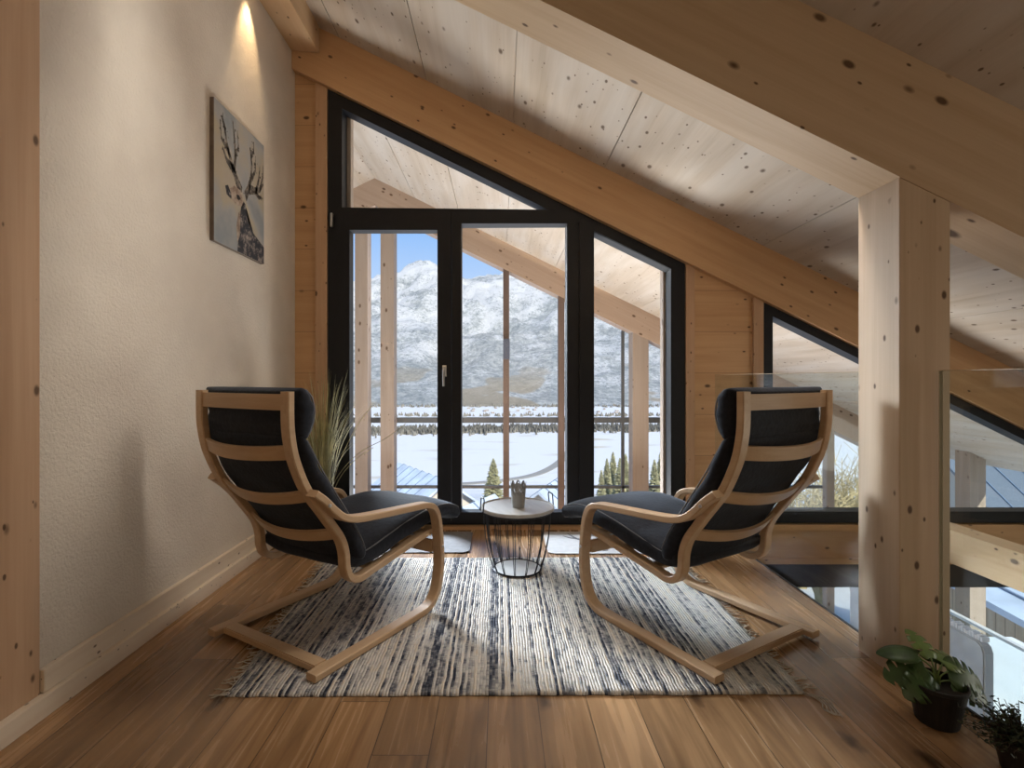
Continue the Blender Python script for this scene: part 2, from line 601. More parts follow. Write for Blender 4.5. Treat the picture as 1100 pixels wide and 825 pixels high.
def ring(bm, outer, inner, y0, y1):
    """frame of two matching XZ polygons"""
    k = len(outer)
    V = [[bm.verts.new((x, y, z)) for x, z in P] for y in (y0, y1) for P in (outer, inner)]
    for i in range(k):
        j = (i + 1) % k
        bm.faces.new((V[0][i], V[0][j], V[1][j], V[1][i]))
        bm.faces.new((V[2][i], V[3][i], V[3][j], V[2][j]))
        bm.faces.new((V[0][i], V[2][i], V[2][j], V[0][j]))
        bm.faces.new((V[1][i], V[1][j], V[3][j], V[3][i]))


def tube(bm, pts, rad, seg=8, caps=True):
    pts = [Vector(p) for p in pts]
    rs = rad if isinstance(rad, (list, tuple)) else [rad] * len(pts)
    rings = []
    up = None
    for i, p in enumerate(pts):
        d = (pts[min(i + 1, len(pts) - 1)] - pts[max(i - 1, 0)]).normalized()
        if up is None:
            up = d.orthogonal().normalized()
        up = (up - d * up.dot(d))
        up = up.normalized() if up.length > 1e-6 else d.orthogonal().normalized()
        w = d.cross(up)
        rings.append([bm.verts.new(p + (up * math.cos(a) + w * math.sin(a)) * rs[i]) for a in [2 * PI * k / seg for k in range(seg)]])
    for a, b in zip(rings, rings[1:]):
        for k in range(seg):
            bm.faces.new((a[k], a[(k + 1) % seg], b[(k + 1) % seg], b[k]))
    if caps:
        bm.faces.new(rings[0][::-1])
        bm.faces.new(rings[-1])


def lathe(bm, prof, seg=32, c=(0, 0, 0), cap0=True, cap1=True):
    R = [[bm.verts.new((c[0] + r * math.cos(2 * PI * k / seg), c[1] + r * math.sin(2 * PI * k / seg), c[2] + z)) for k in range(seg)] for r, z in prof]
    for a, b in zip(R, R[1:]):
        for k in range(seg):
            bm.faces.new((a[k], a[(k + 1) % seg], b[(k + 1) % seg], b[k]))
    if cap0:
        bm.faces.new(R[0][::-1])
    if cap1:
        bm.faces.new(R[-1])


def catmull(P, n=6):
    P = [Vector(p) for p in P]
    Q = [P[0] * 2 - P[1]] + P + [P[-1] * 2 - P[-2]]
    out = []
    for i in range(1, len(Q) - 2):
        for k in range(n):
            t = k / n
            a, b, c, d = Q[i - 1:i + 3]
            out.append(0.5 * ((2 * b) + (c - a) * t + (2 * a - 5 * b + 4 * c - d) * t * t + (3 * b - a - 3 * c + d) * t ** 3))
    out.append(P[-1])
    return out


def ceil_z(x):
    return 2.956 - SL * x


def px(x, y, Y):
    """point on the plane at distance Y that shows at photo pixel x, y"""
    return ((x - CX) * Y / F, H + (CY - y) * Y / F)


# ------------------------------------------------------------------ setting: floors, walls, roof
ST = 'structure'
WY = 3.70
bm = bmesh.new()
box(bm, -1.50, 1.525, -3.0, WY, -0.22, 0.0)
tag(mesh_obj('floor', bm, floor_m), 'wide oak plank floor of the gallery', 'floor', kind=ST)
bm = bmesh.new()
box(bm, 1.525, 1.535, -3.0, 3.69, -0.24, 0.004)
tag(mesh_obj('trim_1', bm, metal_b), 'thin dark edge strip along the open right side of the floor', 'trim', kind=ST)
bm = bmesh.new()
box(bm, -1.50, 5.2, -3.0, WY, -2.8, -2.7)
tag(mesh_obj('floor_lower', bm, floor_m), 'oak floor of the storey below the gallery', 'floor', kind=ST)

bm = bmesh.new()
box(bm, -1.75, -1.49, -3.0, WY + .22, -2.7, 3.66)
tag(mesh_obj('wall_left', bm, plaster_m), 'rough beige plaster wall on the left', 'wall', kind=ST)
bm = bmesh.new()
prism(bm, [(-1.49, -2.7), (5.0, -2.7), (5.0, ceil_z(5.0)), (-1.49, ceil_z(-1.49))], -3.12, -3.0)
tag(mesh_obj('wall_rear', bm, plaster_m), 'plaster wall behind the viewer', 'wall', kind=ST)
bm = bmesh.new()
box(bm, 5.0, 5.15, -3.0, WY + 0.2, -2.7, ceil_z(5.0))
tag(mesh_obj('wall_right', bm, plaster_m), 'low wall under the eaves far right', 'wall', kind=ST)

# roof: one slab inside and over the loggia
EAVE, RIDGE, YF = 6.0, -1.69, 7.55
bm = bmesh.new()
joints = [RIDGE, -1.15, -0.525, 0.09, 0.747, 1.877, 3.0, 4.4, EAVE]
for a, b_ in zip(joints, joints[1:]):                                   # boards with a fine open joint between them
    g = 0.003
    prism(bm, [(a + g, ceil_z(a + g)), (b_ - g, ceil_z(b_ - g)), (b_ - g, ceil_z(b_ - g) + 0.06), (a + g, ceil_z(a + g) + 0.06)], -3.1, YF)
prism(bm, [(RIDGE, ceil_z(RIDGE) + 0.02), (EAVE, ceil_z(EAVE) + 0.02), (EAVE, ceil_z(EAVE) + 0.3), (RIDGE, ceil_z(RIDGE) + 0.3)], -3.1, YF)
tag(mesh_obj('ceiling', bm, ceil_m), 'whitewashed knotty board ceiling sloping down to the right', 'ceiling', kind=ST)
bm = bmesh.new()
zr = ceil_z(RIDGE)
prism(bm, [(RIDGE - 0.002, zr), (RIDGE - 0.002, zr + 0.3), (-5.0, zr + 0.3 - SL * 3.31), (-5.0, zr - SL * 3.31)], -3.1, YF)
tag(mesh_obj('ceiling_left', bm, ceil_m), 'board soffit falling left from the ridge outside the gable', 'ceiling', kind=ST)

# ridge purlin over the left wall
bm = bmesh.new()
prism(bm, [(-1.489, 3.425), (-1.29, 3.405), (-1.29, ceil_z(-1.29)), (-1.489, ceil_z(-1.489))], -3.0, 3.655)
tag(mesh_obj('ridge_beam', bm, spruce_y), 'pale spruce beam running along the top of the plaster wall', 'beam', kind=ST)

# gable rafter (inside), near rafter with its post
RD = 0.385
bm = bmesh.new()
prism(bm, [(-1.489, ceil_z(-1.489) - RD), (4.99, ceil_z(4.99) - RD), (4.99, ceil_z(4.99)), (-1.489, ceil_z(-1.489))], 3.66, 3.92)
tag(mesh_obj('gable_rafter', bm, spruce_roof), 'orange spruce rafter sloping along the top of the gable windows', 'beam', kind=ST)
bm = bmesh.new()
ND = 0.452
prism(bm, [(-1.28, ceil_z(-1.28) - ND), (4.99, ceil_z(4.99) - ND), (4.99, ceil_z(4.99)), (-1.28, ceil_z(-1.28))], 1.83, 2.045)
tag(mesh_obj('near_rafter', bm, spruce_near), 'deep dark spruce rafter crossing the upper right, resting on the post', 'beam', kind=ST)
bm = bmesh.new()
xa, xb = 1.43, 1.612
prism(bm, [(xa, 0.0), (xb, 0.0), (xb, ceil_z(xb) - ND), (xa, ceil_z(xa) - ND)], 1.832, 2.043)
tag(mesh_obj('timber_post', bm, spruce_post, bevel=0.002), 'square spruce post under the near rafter at the open floor edge', 'post', kind=ST)
bm = bmesh.new()
box(bm, -1.488, -1.478, 1.20, 1.644, 0.0, 3.41)
tag(mesh_obj('trim_2', bm, spruce_z), 'broad knotty spruce post board at the left edge of the plaster wall', 'post', kind=ST)

# baseboard in two tiers
o = root('baseboard_left', label='two-tier pale knotty baseboard along the plaster wall', cat='baseboard', kind=ST)
bm = bmesh.new()
box(bm, -1.478, -1.447, -1.0, 3.69, 0.0, 0.068)
mesh_obj('lower_board', bm, base_m, o, bevel=0.002)
bm = bmesh.new()
box(bm, -1.489, -1.466, 1.648, 3.69, 0.0685, 0.143)
mesh_obj('upper_board', bm, base_m, o, bevel=0.002)

# gable wall: panels and trims
SW = 3.72 / F


def W(x, y):
    return ((x - CX) * SW, H + (CY - y) * SW)


def top_in(x):
    return ceil_z(x) - RD


bm = bmesh.new()
xl = W(353, 0)[0]
xr, x2 = W(735, 0)[0], W(819, 0)[0]
prism(bm, [(-1.489, 0), (xl, 0), (xl, top_in(xl)), (-1.489, top_in(-1.489))], 3.72, 3.92)
prism(bm, [(xr, 0.0), (x2, 0.0), (x2, top_in(x2)), (xr, top_in(xr))], 3.72, 3.92)
tag(mesh_obj('wall_gable', bm, spruce_x), 'orange spruce board gable wall either side of the glass door', 'wall', kind=ST)
for i, (a, b_) in enumerate(((340, 352.5), (735.5, 745), (808, 818.5))):
    bm = bmesh.new()
    a, b_ = W(a, 0)[0], W(b_, 0)[0]
    prism(bm, [(a, 0.003), (b_, 0.003), (b_, top_in(b_) - 0.002), (a, top_in(a) - 0.002)], 3.695, 3.7195)
    tag(mesh_obj('trim_%d' % (3 + i), bm, spruce_z), ('narrow spruce trim left of the black door frame', 'narrow spruce trim right of the black door frame', 'narrow spruce trim left of the sloping side window')[i], 'trim', kind=ST)
# outer skin: reveals seen through the glass
bm = bmesh.new()
for a, b_ in ((362, 372), (717.5, 735)):
    a, b_ = W(a, 0)[0], W(b_, 0)[0]
    prism(bm, [(a, -0.02), (b_, -0.02), (b_, top_in(b_) + .01), (a, top_in(a) + .01)], 3.83, 3.90)
tag(mesh_obj('trim_6', bm, out_z), 'spruce reveal boards outside the glass door', 'trim', kind=ST)
# band between storeys (with small lip boards)
bm = bmesh.new()
box(bm, 1.54, 5.0, 3.70, 3.92, -0.255, 0.03)
box(bm, 1.54, 5.0, 3.685, 3.70, -0.02, 0.03)
box(bm, 1.54, 5.0, 3.685, 3.70, -0.255, -0.215)
box(bm, -1.49, 1.54, 3.705, 3.92, -0.255, 0.0)
tag(mesh_obj('wall_band', bm, spruce_band), 'horizontal spruce band beam between the upper and lower windows', 'beam', kind=ST)
bm = bmesh.new()
box(bm, -1.49, 1.0, 3.705, 3.92, -2.7, -0.256)
tag(mesh_obj('wall_gable_lower', bm, spruce_x), 'spruce board gable wall of the storey below', 'wall', kind=ST)
bm = bmesh.new()
prism(bm, [W(353, 567), W(735, 567), W(735, 563.2), W(353, 563.2)], 3.66, 3.80)
tag(mesh_obj('trim_7', bm, spruce_x), 'low spruce threshold under the black glass door', 'trim', kind=ST)


# ------------------------------------------------------------------ windows
def pane(name, poly, y, par, mat=None):
    bm = bmesh.new()
    bm.faces.new([bm.verts.new((x, y, z)) for x, z in poly])
    return mesh_obj(name, bm, mat or glass_w, par)


def grow(poly, d):
    c = Vector((sum(p[0] for p in poly) / len(poly), sum(p[1] for p in poly) / len(poly)))
    return [tuple(Vector(p) + (Vector(p) - c).normalized() * d) for p in poly]


win = root('window_1', label='tall black-framed glazed balcony door with sloping top', cat='door', kind=ST)
bm = bmesh.new()
fo = [W(353, 97), W(735, 284), W(735, 563), W(353, 563)]
Y0, Y1 = 3.705, 3.825
prism(bm, [W(353, 97), W(368, 117.5), W(368, 551), W(353, 563)], Y0, Y1)             # left jamb
prism(bm, [W(353, 97), W(735, 284), W(720, 290), W(368, 117.5)], Y0, Y1)              # raking head
prism(bm, [W(735, 284), W(735, 563), W(720, 551), W(720, 290)], Y0, Y1)               # right jamb
prism(bm, [W(353, 563), W(368, 551), W(720, 551), W(735, 563)], Y0, Y1)               # sill
prism(bm, [W(368, 223.5), W(592, 226), W(620, 240), W(368, 241)], Y0, Y1)             # transom
prism(bm, [W(609, 235), W(637.5, 248), W(637.5, 551), W(609, 551)], Y0, Y1)           # mullion
mesh_obj('frame', bm, frame_m, win)
bm = bmesh.new()
ring(bm, [W(363, 228), W(485, 228), W(485, 559), W(363, 559)], [W(377, 248.5), W(470.5, 248.5), W(470.5, 549), W(377, 549)], 3.685, 3.78)
lf = mesh_obj('door_leaf', bm, frame_m, win)
bm = bmesh.new()
ring(bm, [W(485.8, 229), W(617, 229), W(617, 559), W(485.8, 559)], [W(496, 241.5), W(608.5, 241.5), W(608.5, 549), W(496, 549)], 3.687, 3.78)
lf2 = mesh_obj('door_leaf', bm, frame_m, win)
bm = bmesh.new()
ring(bm, [W(622, 240.5), W(731, 294), W(731, 559), W(622, 559)], [W(637.5, 249), W(719.5, 289.5), W(719.5, 551), W(637.5, 551)], 3.695, 3.78)
mesh_obj('fixed_sash', bm, frame_m, win)
pane('pane', grow([W(377, 248.5), W(470.5, 248.5), W(470.5, 549), W(377, 549)], 0.01), 3.755, win)
pane('pane', grow([W(496, 241.5), W(608.5, 241.5), W(608.5, 549), W(496, 549)], 0.01), 3.756, win)
pane('pane', grow([W(637.5, 249), W(719.5, 289.5), W(719.5, 551), W(637.5, 551)], 0.01), 3.757, win)
pane('pane', grow([W(368, 117.5), W(594, 226), W(368, 223.5)], 0.02), 3.772, win)
# lever handle
bm = bmesh.new()
hx, hz = W(478, 400)
box(bm, hx - 0.014, hx + 0.014, 3.676, 3.686, hz - 0.03, hz + 0.05)
tube(bm, [(hx, 3.68, hz + 0.03), (hx, 3.64, hz + 0.03), (hx, 3.63, hz + 0.01), (hx, 3.632, hz - 0.10)], [0.009, 0.009, 0.0095, 0.008], 10)
h_ = mesh_obj('handle', bm, steel, lf, smooth=False)
h_['label'] = 'steel lever handle'
bm = bmesh.new()
a, b_ = W(358, 238)
box(bm, a - 0.008, a + 0.008, 3.675, 3.70, b_ - 0.05, b_ + 0.05)
mesh_obj('hinge', bm, steel, win, bevel=0.002)

win2 = root('window_2', label='black-framed side window with sloping head right of the door', cat='window', kind=ST)
bm = bmesh.new()
xe, zb = 4.95, W(0, 561)[1]
zt = W(819, 320)[1]
zin_b = W(0, 549)[1]
xi = W(829, 0)[0]
zi = W(0, 340)[1]
xtip_o = x2 + (zt - zb) / SL
xtip_i = xi + (zi - zin_b) / SL
ring(bm, [(x2, zb), (x2, zt), (xtip_o, zb + .001)], [(xi, zin_b), (xi, zi), (xtip_i, zin_b + .001)], 3.705, 3.825)
mesh_obj('frame', bm, frame_m, win2)
pane('pane', [(xi - .01, zin_b - .01), (xi - .01, zi + .01), (xtip_i + .02, zin_b - .01)], 3.765, win2)
bm = bmesh.new()
prism(bm, [(xtip_o, zb), (5.0, zb), (5.0, top_in(5.0)), (xtip_o, top_in(xtip_o))] if top_in(5.0) > zb else [(xtip_o - .3, zb), (xtip_o + .02, zb), (xtip_o - .3, zb + .12)], 3.83, 3.92)
tag(mesh_obj('trim_8', bm, spruce_x), 'spruce infill at the tip of the sloping side window', 'trim', kind=ST)

win3 = root('window_3', label='dark-framed window of the storey below seen past the floor edge', cat='window', kind=ST)
bm = bmesh.new()
ring(bm, [(1.0, -2.69), (4.99, -2.69), (4.99, -0.256), (1.0, -0.256)], [(1.1, -2.55), (4.9, -2.55), (4.9, -0.43), (1.1, -0.43)], 3.71, 3.82)
mesh_obj('frame', bm, frame_m, win3)
pane('pane', [(1.09, -2.56), (4.91, -2.56), (4.91, -0.42), (1.09, -0.42)], 3.76, win3)

# floor edge beam across the void
bm = bmesh.new()
prism(bm, [(2.97, -0.135), (3.13, -0.135), (3.13, 0.085), (2.97, 0.085)], -2.9, 3.68)
tag(mesh_obj('edge_beam', bm, spruce_y, bevel=0.003), 'spruce beam running toward the gable across the open stairwell', 'beam', kind=ST)

# ------------------------------------------------------------------ glass railing: two panels
for i, (ya, yb, lab) in enumerate(((2.06, 3.68, 'clear glass railing panel behind the right chair, between post and gable'),
                                   (-0.4, 1.80, 'clear glass railing panel beside the potted plants, nearer than the post'))):
    r_ = root('glass_railing', (1.545, (ya + yb) / 2, 0), label=lab, cat='railing', group='glass railing along the open floor edge')
    hy = (yb - ya) / 2
    bm = bmesh.new()
    box(bm, 0, 0.012, -hy, hy, -0.10, 1.108)
    for f in list(bm.faces):
        pass
    me = mesh_obj('glass_panel', bm, glass_r, r_)
    bm = bmesh.new()
    box(bm, -0.0005, 0.0125, -hy, hy, 1.108, 1.1105)
    e0 = mesh_obj('polished_edge', bm, glass_e, r_)
    bm = bmesh.new()
    yy = hy if i else -hy
    box(bm, -0.0005, 0.0125, min(yy, yy + (0.003 if i else -0.003)), max(yy, yy + (0.003 if i else -0.003)), -0.10, 1.11)
    mesh_obj('polished_edge', bm, glass_e, r_)
    bm = bmesh.new()
    box(bm, -0.008, 0.02, -hy, hy, -0.14, -0.05)
    mesh_obj('base_channel', bm, metal_b, r_)

# ------------------------------------------------------------------ rug
rug = root('rag_rug', label='striped grey, navy and cream rag rug on the oak floor under both chairs', cat='rug')
NLc, NRc, FRc, FLc = Vector((-.93, 1.735)), Vector((1.045, 1.75)), Vector((1.06, 3.08)), Vector((-1.03, 3.07))
bm = bmesh.new()
nx, ny = 120, 80
top, bot = [], []
for j in range(ny + 1):
    rowt, rowb = [], []
    for i in range(nx + 1):
        s, t = i / nx, j / ny
        p = NLc.lerp(NRc, s).lerp(FLc.lerp(FRc, s), t)
        wob = 0.005 * mnoise.noise(Vector((p.x * 9, p.y * 9, 0.3)))
        ex = wob * (1 if i in (0, nx) else 0)
        ey = 0.006 * mnoise.noise(Vector((p.x * 14, 2.2, 0))) * (1 if j in (0, ny) else 0)
        edge = min(i, nx - i, j, ny - j)
        z = 0.011 + 0.0022 * mnoise.noise(Vector((p.x * 6, p.y * 6, 1))) - (0.004 if edge == 0 else 0)
        rowt.append(bm.verts.new((p.x + ex, p.y + ey, z)))
        rowb.append(bm.verts.new((p.x + ex, p.y + ey, 0.0015)))
    top.append(rowt)
    bot.append(rowb)
for j in range(ny):
    for i in range(nx):
        bm.faces.new((top[j][i], top[j][i + 1], top[j + 1][i + 1], top[j + 1][i]))
for i in range(nx):
    for j in (0, ny):
        bm.faces.new((bot[j][i], bot[j][i + 1], top[j][i + 1], top[j][i]))
for j in range(ny):
    for i in (0, nx):
        bm.faces.new((bot[j][i], bot[j + 1][i], top[j + 1][i], top[j][i]))
mesh_obj('woven_field', bm, rug_m, rug, smooth=True)
fringe_m = plain('cotton_fringe', (0.50, 0.45, 0.38), 0.95, noise=0.3, nscale=50)
for side in (-1, 1):
    bm = bmesh.new()
    A, B = (NLc, FLc) if side < 0 else (NRc, FRc)
    for k in range(95):
        p = A.lerp(B, (k + random.random() * .6) / 95)
        a = random.uniform(-.5, .5)
        L = random.uniform(.03, .065)
        q = [(p.x - side * .004, p.y, .007)]
        for s in range(1, 5):
            a += random.uniform(-.5, .5)
            q.append((q[-1][0] + side * L / 4 * math.cos(a), q[-1][1] + L / 4 * math.sin(a), .0035 + .003 * (1 - s / 4)))
        tube(bm, q, [.0022, .0024, .002, .0018, .0022], 5)
    if side > 0:    # the long loose strands at the near right corner
        for k in range(5):
            q = [(1.045, 1.752, .006), (1.06 + .01 * k, 1.735 - .004 * k, .004), (1.07 + .006 * k, 1.70 - .008 * k, .004), (1.055 + .009 * k, 1.67 - .01 * k, .004), (1.075 + .004 * k, 1.64, .004)]
            tube(bm, catmull(q, 3), .0022, 5)
    f_ = mesh_obj('fringe', bm, fringe_m, rug, smooth=True)
    f_['kind'] = 'stuff'


# ------------------------------------------------------------------ armchairs
def strip(bm, path, x0, x1, th):
    """bent-wood lamination: path of (u, z) centre points, lateral x0..x1, thickness th"""
    P = [Vector((0, p[0], p[1])) for p in path]
    rows = []
    for i, p in enumerate(P):
        d = (P[min(i + 1, len(P) - 1)] - P[max(i - 1, 0)]).normalized()
        nrm = Vector((0, -d.z, d.y))
        c = 0.004
        h = th / 2
        rows.append([bm.verts.new(Vector((x, 0, 0)) + p + nrm * o) for x, o in ((x0 + c, -h), (x1 - c, -h), (x1, -h + c), (x1, h - c), (x1 - c, h), (x0 + c, h), (x0, h - c), (x0, -h + c))])
    for a, b in zip(rows, rows[1:]):
        for k in range(8):
            bm.faces.new((a[k], a[(k + 1) % 8], b[(k + 1) % 8], b[k]))
    bm.faces.new(rows[0][::-1])
    bm.faces.new(rows[-1])


def path2(P, n=6):
    return [(v.x, v.y) for v in catmull([(p[0], p[1], 0) for p in P], n)]


ARM = path2([(-.035, .0145), (.15, .0145), (.40, .0145), (.55, .0145), (.605, .022), (.65, .05), (.678, .10), (.692, .17), (.695, .24), (.688, .33), (.677, .40), (.66, .447), (.63, .478), (.585, .492), (.50, .500), (.35, .511), (.22, .522), (.15, .533), (.10, .552), (.06, .583), (.015, .628), (-.03, .664)])
RAIL = path2([(-.098, 1.024), (-.098, .95), (-.095, .885), (-.082, .81), (-.06, .745), (-.018, .66), (.06, .555), (.128, .46), (.152, .395), (.158, .335), (.178, .292), (.225, .272), (.30, .285), (.48, .316), (.62, .340), (.69, .352)])


def cushion(bm, rear, front, hw, seg=22, pw=3.0, n=8):
    A = catmull([(0, p[0], p[1]) for p in rear], n)
    B = catmull([(0, p[0], p[1]) for p in front], n)
    rows = []
    for i, (a, b) in enumerate(zip(A, B)):
        m = (a + b) / 2
        h = (b - a) / 2
        s = i / (len(A) - 1)
        e_ = min(s, 1 - s) * len(A)
        k = min(1.0, math.sqrt(max(0.0, 1 - (1 - min(1, (e_ + .2) / 2.2)) ** 2)))
        ring_ = []
        for q in range(seg * 2):
            th = PI * q / seg
            cx, sy = math.cos(th), math.sin(th)
            x = math.copysign(abs(cx) ** (2 / pw), cx) * hw
            y = math.copysign(abs(sy) ** (2 / pw), sy)
            wr = 0.006 * mnoise.noise(Vector((x * 7, s * 9, h.length * 30)))
            ring_.append(bm.verts.new(m + Vector((x * (.97 + .03 * k), 0, 0)) + h * (y * k * (1 + .0)) + h.normalized() * wr))
        rows.append(ring_)
    K = seg * 2
    for a, b in zip(rows, rows[1:]):
        for q in range(K):
            bm.faces.new((a[q], a[(q + 1) % K], b[(q + 1) % K], b[q]))
    bm.faces.new(rows[0][::-1])
    bm.faces.new(rows[-1])
    return A, B


def build_armchair():
    r = root('armchair', cat='armchair')
    XO = 0.335
    for s in (-1, 1):
        bm = bmesh.new()
        xa, xb = sorted((s * XO, s * (XO - .052)))
        strip(bm, ARM, xa, xb, .027)
        arm = mesh_obj('arm_frame', bm, birch, r)
        for u, z in ((.025, .612), (.692, .28)):
            bm = bmesh.new()
            tube(bm, [(s * (XO - .001), u, z), (s * (XO + .004), u, z)], .007, 12)
            mesh_obj('bolt', bm, steel, arm)
        bm = bmesh.new()
        xa, xb = sorted((s * .288, s * .243))
        strip(bm, RAIL, xa, xb, .028)
        mesh_obj('back_rail', bm, birch, r)
    # bowed slats of the backrest, then the seat
    for z, hh in ((.985, .028), (.815, .026), (.648, .025), (.475, .025)):
        j = min(range(len(RAIL)), key=lambda k: abs(RAIL[k][1] - z) + (10 if RAIL[k][0] > .16 and z < .4 else 0))
        d = (Vector(RAIL[j + 1]) - Vector(RAIL[j - 1])).normalized()
        bm = bmesh.new()
        rows = []
        bow = 0.012 if z > .95 else 0.045
        for k in range(25):
            t = k / 12 - 1
            off = -bow * (1 - t * t) - 0.002
            c = Vector(RAIL[j]) + Vector((abs(d.y), -abs(d.x) * -1)) * off if False else Vector(RAIL[j]) + Vector((d.y, -d.x)) * (-off if d.y < 0 else off)
            rows.append([bm.verts.new((t * .245, (c + d * a * hh + Vector((d.y, -d.x)) * b * .006).x, (c + d * a * hh + Vector((d.y, -d.x)) * b * .006).y)) for a, b in ((-1, -1), (1, -1), (1, 1), (-1, 1))])
        for a, b in zip(rows, rows[1:]):
            for q in range(4):
                bm.faces.new((a[q], a[(q + 1) % 4], b[(q + 1) % 4], b[q]))
        bm.faces.new(rows[0])
        bm.faces.new(rows[-1])
        mesh_obj('back_slat', bm, birch_x, r)
    for u, z in ((.33, .283), (.50, .312), (.66, .340)):
        bm = bmesh.new()
        box(bm, -.237, .237, u - .027, u + .027, z - .006, z + .006)
        mesh_obj('seat_slat', bm, birch_x, r)
    bm = bmesh.new()
    box(bm, -.284, .284, .0, .058, .003, .030)
    mesh_obj('rear_bar', bm, birch_x, r, bevel=.004)
    bm = bmesh.new()
    box(bm, -.284, .284, .672, .690, .245, .305)
    mesh_obj('front_stretcher', bm, birch_x, r, bevel=.003)
    # cushions
    def piping(A, B, hw, par, wrap=False):
        for s in (-1, 1):
            bm = bmesh.new()
            P = [(a + b) / 2 + (b - a) / 2 * .60 + Vector((s * hw * .95, 0, 0)) for a, b in zip(A, B)][2:-2]
            if wrap:            # round the front edge of the seat and back underneath
                tip = (A[-1] + B[-1]) / 2 + Vector((s * hw * .95, .004, 0))
                P = P + [tip] + [(a + b) / 2 - (b - a) / 2 * .60 + Vector((s * hw * .95, 0, 0)) for a, b in zip(A, B)][-3:-12:-1]
            tube(bm, P, .003, 6)
            mesh_obj('piping', bm, piping_m, par, smooth=True)
    bm = bmesh.new()
    A, B = cushion(bm, [(-.085, .865), (-.062, .79), (-.025, .70), (.05, .585), (.125, .48), (.165, .40), (.185, .33)],
                   [(-.03, .868), (.02, .79), (.055, .735), (.115, .645), (.185, .54), (.24, .45), (.275, .375)], .297)
    c = mesh_obj('back_cushion', bm, fabric, r, smooth=True)
    piping(A, B, .297, c)
    bm = bmesh.new()
    A, B = cushion(bm, [(-.088, 1.030), (-.088, .985), (-.086, .93), (-.082, .885), (-.07, .85)],
                   [(-.035, 1.040), (.010, 1.005), (.024, .945), (.004, .885), (-.03, .855)], .297, pw=3.2)
    c = mesh_obj('head_cushion', bm, fabric, r, smooth=True)
    piping(A, B, .297, c)
    bm = bmesh.new()
    A, B = cushion(bm, [(.165, .325), (.24, .298), (.36, .305), (.50, .332), (.66, .360), (.80, .372), (.885, .345), (.905, .345)],
                   [(.19, .40), (.27, .385), (.40, .418), (.54, .452), (.69, .472), (.81, .464), (.905, .435), (.925, .41)], .278, pw=3.6)
    c = mesh_obj('seat_cushion', bm, fabric, r, smooth=True)
    piping(A, B, .278, c, True)
    return r


ch = build_armchair()
ch.location = (-.913, 1.994, 0.012)
ch.rotation_euler = (0, 0, -math.radians(31))
tag(ch, 'bent-wood armchair with black cushions beside the plaster wall', group='two bentwood armchairs facing the window')
ch2 = copy_tree(ch)
ch2.location = (1.02, 1.985, 0.012)
ch2.rotation_euler = (0, 0, math.radians(30.5))
tag(ch2, 'bent-wood armchair with black cushions beside the glass railing', group='two bentwood armchairs facing the window')

# ------------------------------------------------------------------ wire side table with pot
tb = root('side_table', (.098, 2.88, 0.0115), rz=.32, label='round side table of black wire with a grey wooden top between the armchairs', cat='table')
top_m = wood('grey_wood_table_top', (0.52, 0.50, 0.47), (0.40, 0.38, 0.35), ALONG_Y, rough=0.28, knots=0, stretch=2.5)
TH = .352
bm = bmesh.new()
lathe(bm, [(.198, TH - .016), (.206, TH - .012), (.208, TH), (.205, TH + .005), (.199, TH + .005), (.197, TH)], 64)
mesh_obj('table_top', bm, top_m, tb)
NW = 14
for k in range(NW):
    a = 2 * PI * (k + .5) / NW
    bm = bmesh.new()
    for da in (-.035, .035):
        P = [(r_ * math.cos(a + da * m_), r_ * math.sin(a + da * m_), z) for r_, z, m_ in ((.190, TH - .018, 1), (.187, .27, .9), (.178, .18, .8), (.162, .10, .8), (.146, .045, .7), (.133, .012, .6), (.130, .004, .6))]
        tube(bm, catmull(P, 3), .0022, 6)
    mesh_obj('wire', bm, metal_b, tb, smooth=True)
for rr, z, nm in ((.132, .006, 'base_ring'), (.192, TH - .020, 'top_ring')):
    bm = bmesh.new()
    tube(bm, [(rr * math.cos(2 * PI * k / 48), rr * math.sin(2 * PI * k / 48), z) for k in range(49)], .0045, 8, caps=False)
    mesh_obj(nm, bm, metal_b, tb, smooth=True)
bm = bmesh.new()
lathe(bm, [(.128, .003), (.128, .007)], 48)
mesh_obj('base_plate', bm, plain('pale_base_plate', (.62, .62, .60), .4, noise=.05), tb)
for s in (-1, 1):
    bm = bmesh.new()
    P = []
    for yy, zz in ((-.028, -.012), (-.030, .050), (-.024, .062), (.024, .062), (.030, .050), (.028, -.012)):
        P.append((s * (.209 if zz < 0 else .203), yy, TH + zz))
    tube(bm, P, .0038, 8)
    ob = mesh_obj('handle', bm, metal_b, tb, smooth=True)

pot = root('plant_pot', (.103, 2.86, TH + .0125), label='small pale metal pot with a pierced crown rim on the wire side table', cat='pot')
pot_m = plain('pale_grey_metal', (.30, .30, .29), .5, noise=.05)
bm = bmesh.new()
seg, rows_ = 48, 22
R = []
for j in range(rows_ + 1):
    t = j / rows_
    R.append([])
    for k in range(seg):
        a = 2 * PI * k / seg
        crown = 0.026 * abs(math.cos(a * 4)) if t > .72 else 0
        z = .118 * t * (1 if t <= .72 else 1) + crown * max(0, (t - .72) / .28)
        r_ = .034 + .010 * t
        R[-1].append(bm.verts.new((r_ * math.cos(a), r_ * math.sin(a), z)))
for j in range(rows_):
    for k in range(seg):
        t = j / rows_
        if t > .60 and j < rows_ - 1:      # lace holes
            if (k % 6 in (1, 2) and j % 4 in (1, 2)) or (k % 6 in (4, 5) and (j + 2) % 4 in (1, 2)):
                continue
        bm.faces.new((R[j][k], R[j][(k + 1) % seg], R[j + 1][(k + 1) % seg], R[j + 1][k]))
bm.faces.new(R[0][::-1])
o = mesh_obj('pierced_body', bm, pot_m, pot)
so = o.modifiers.new('thickness', 'SOLIDIFY')
so.thickness = .0018

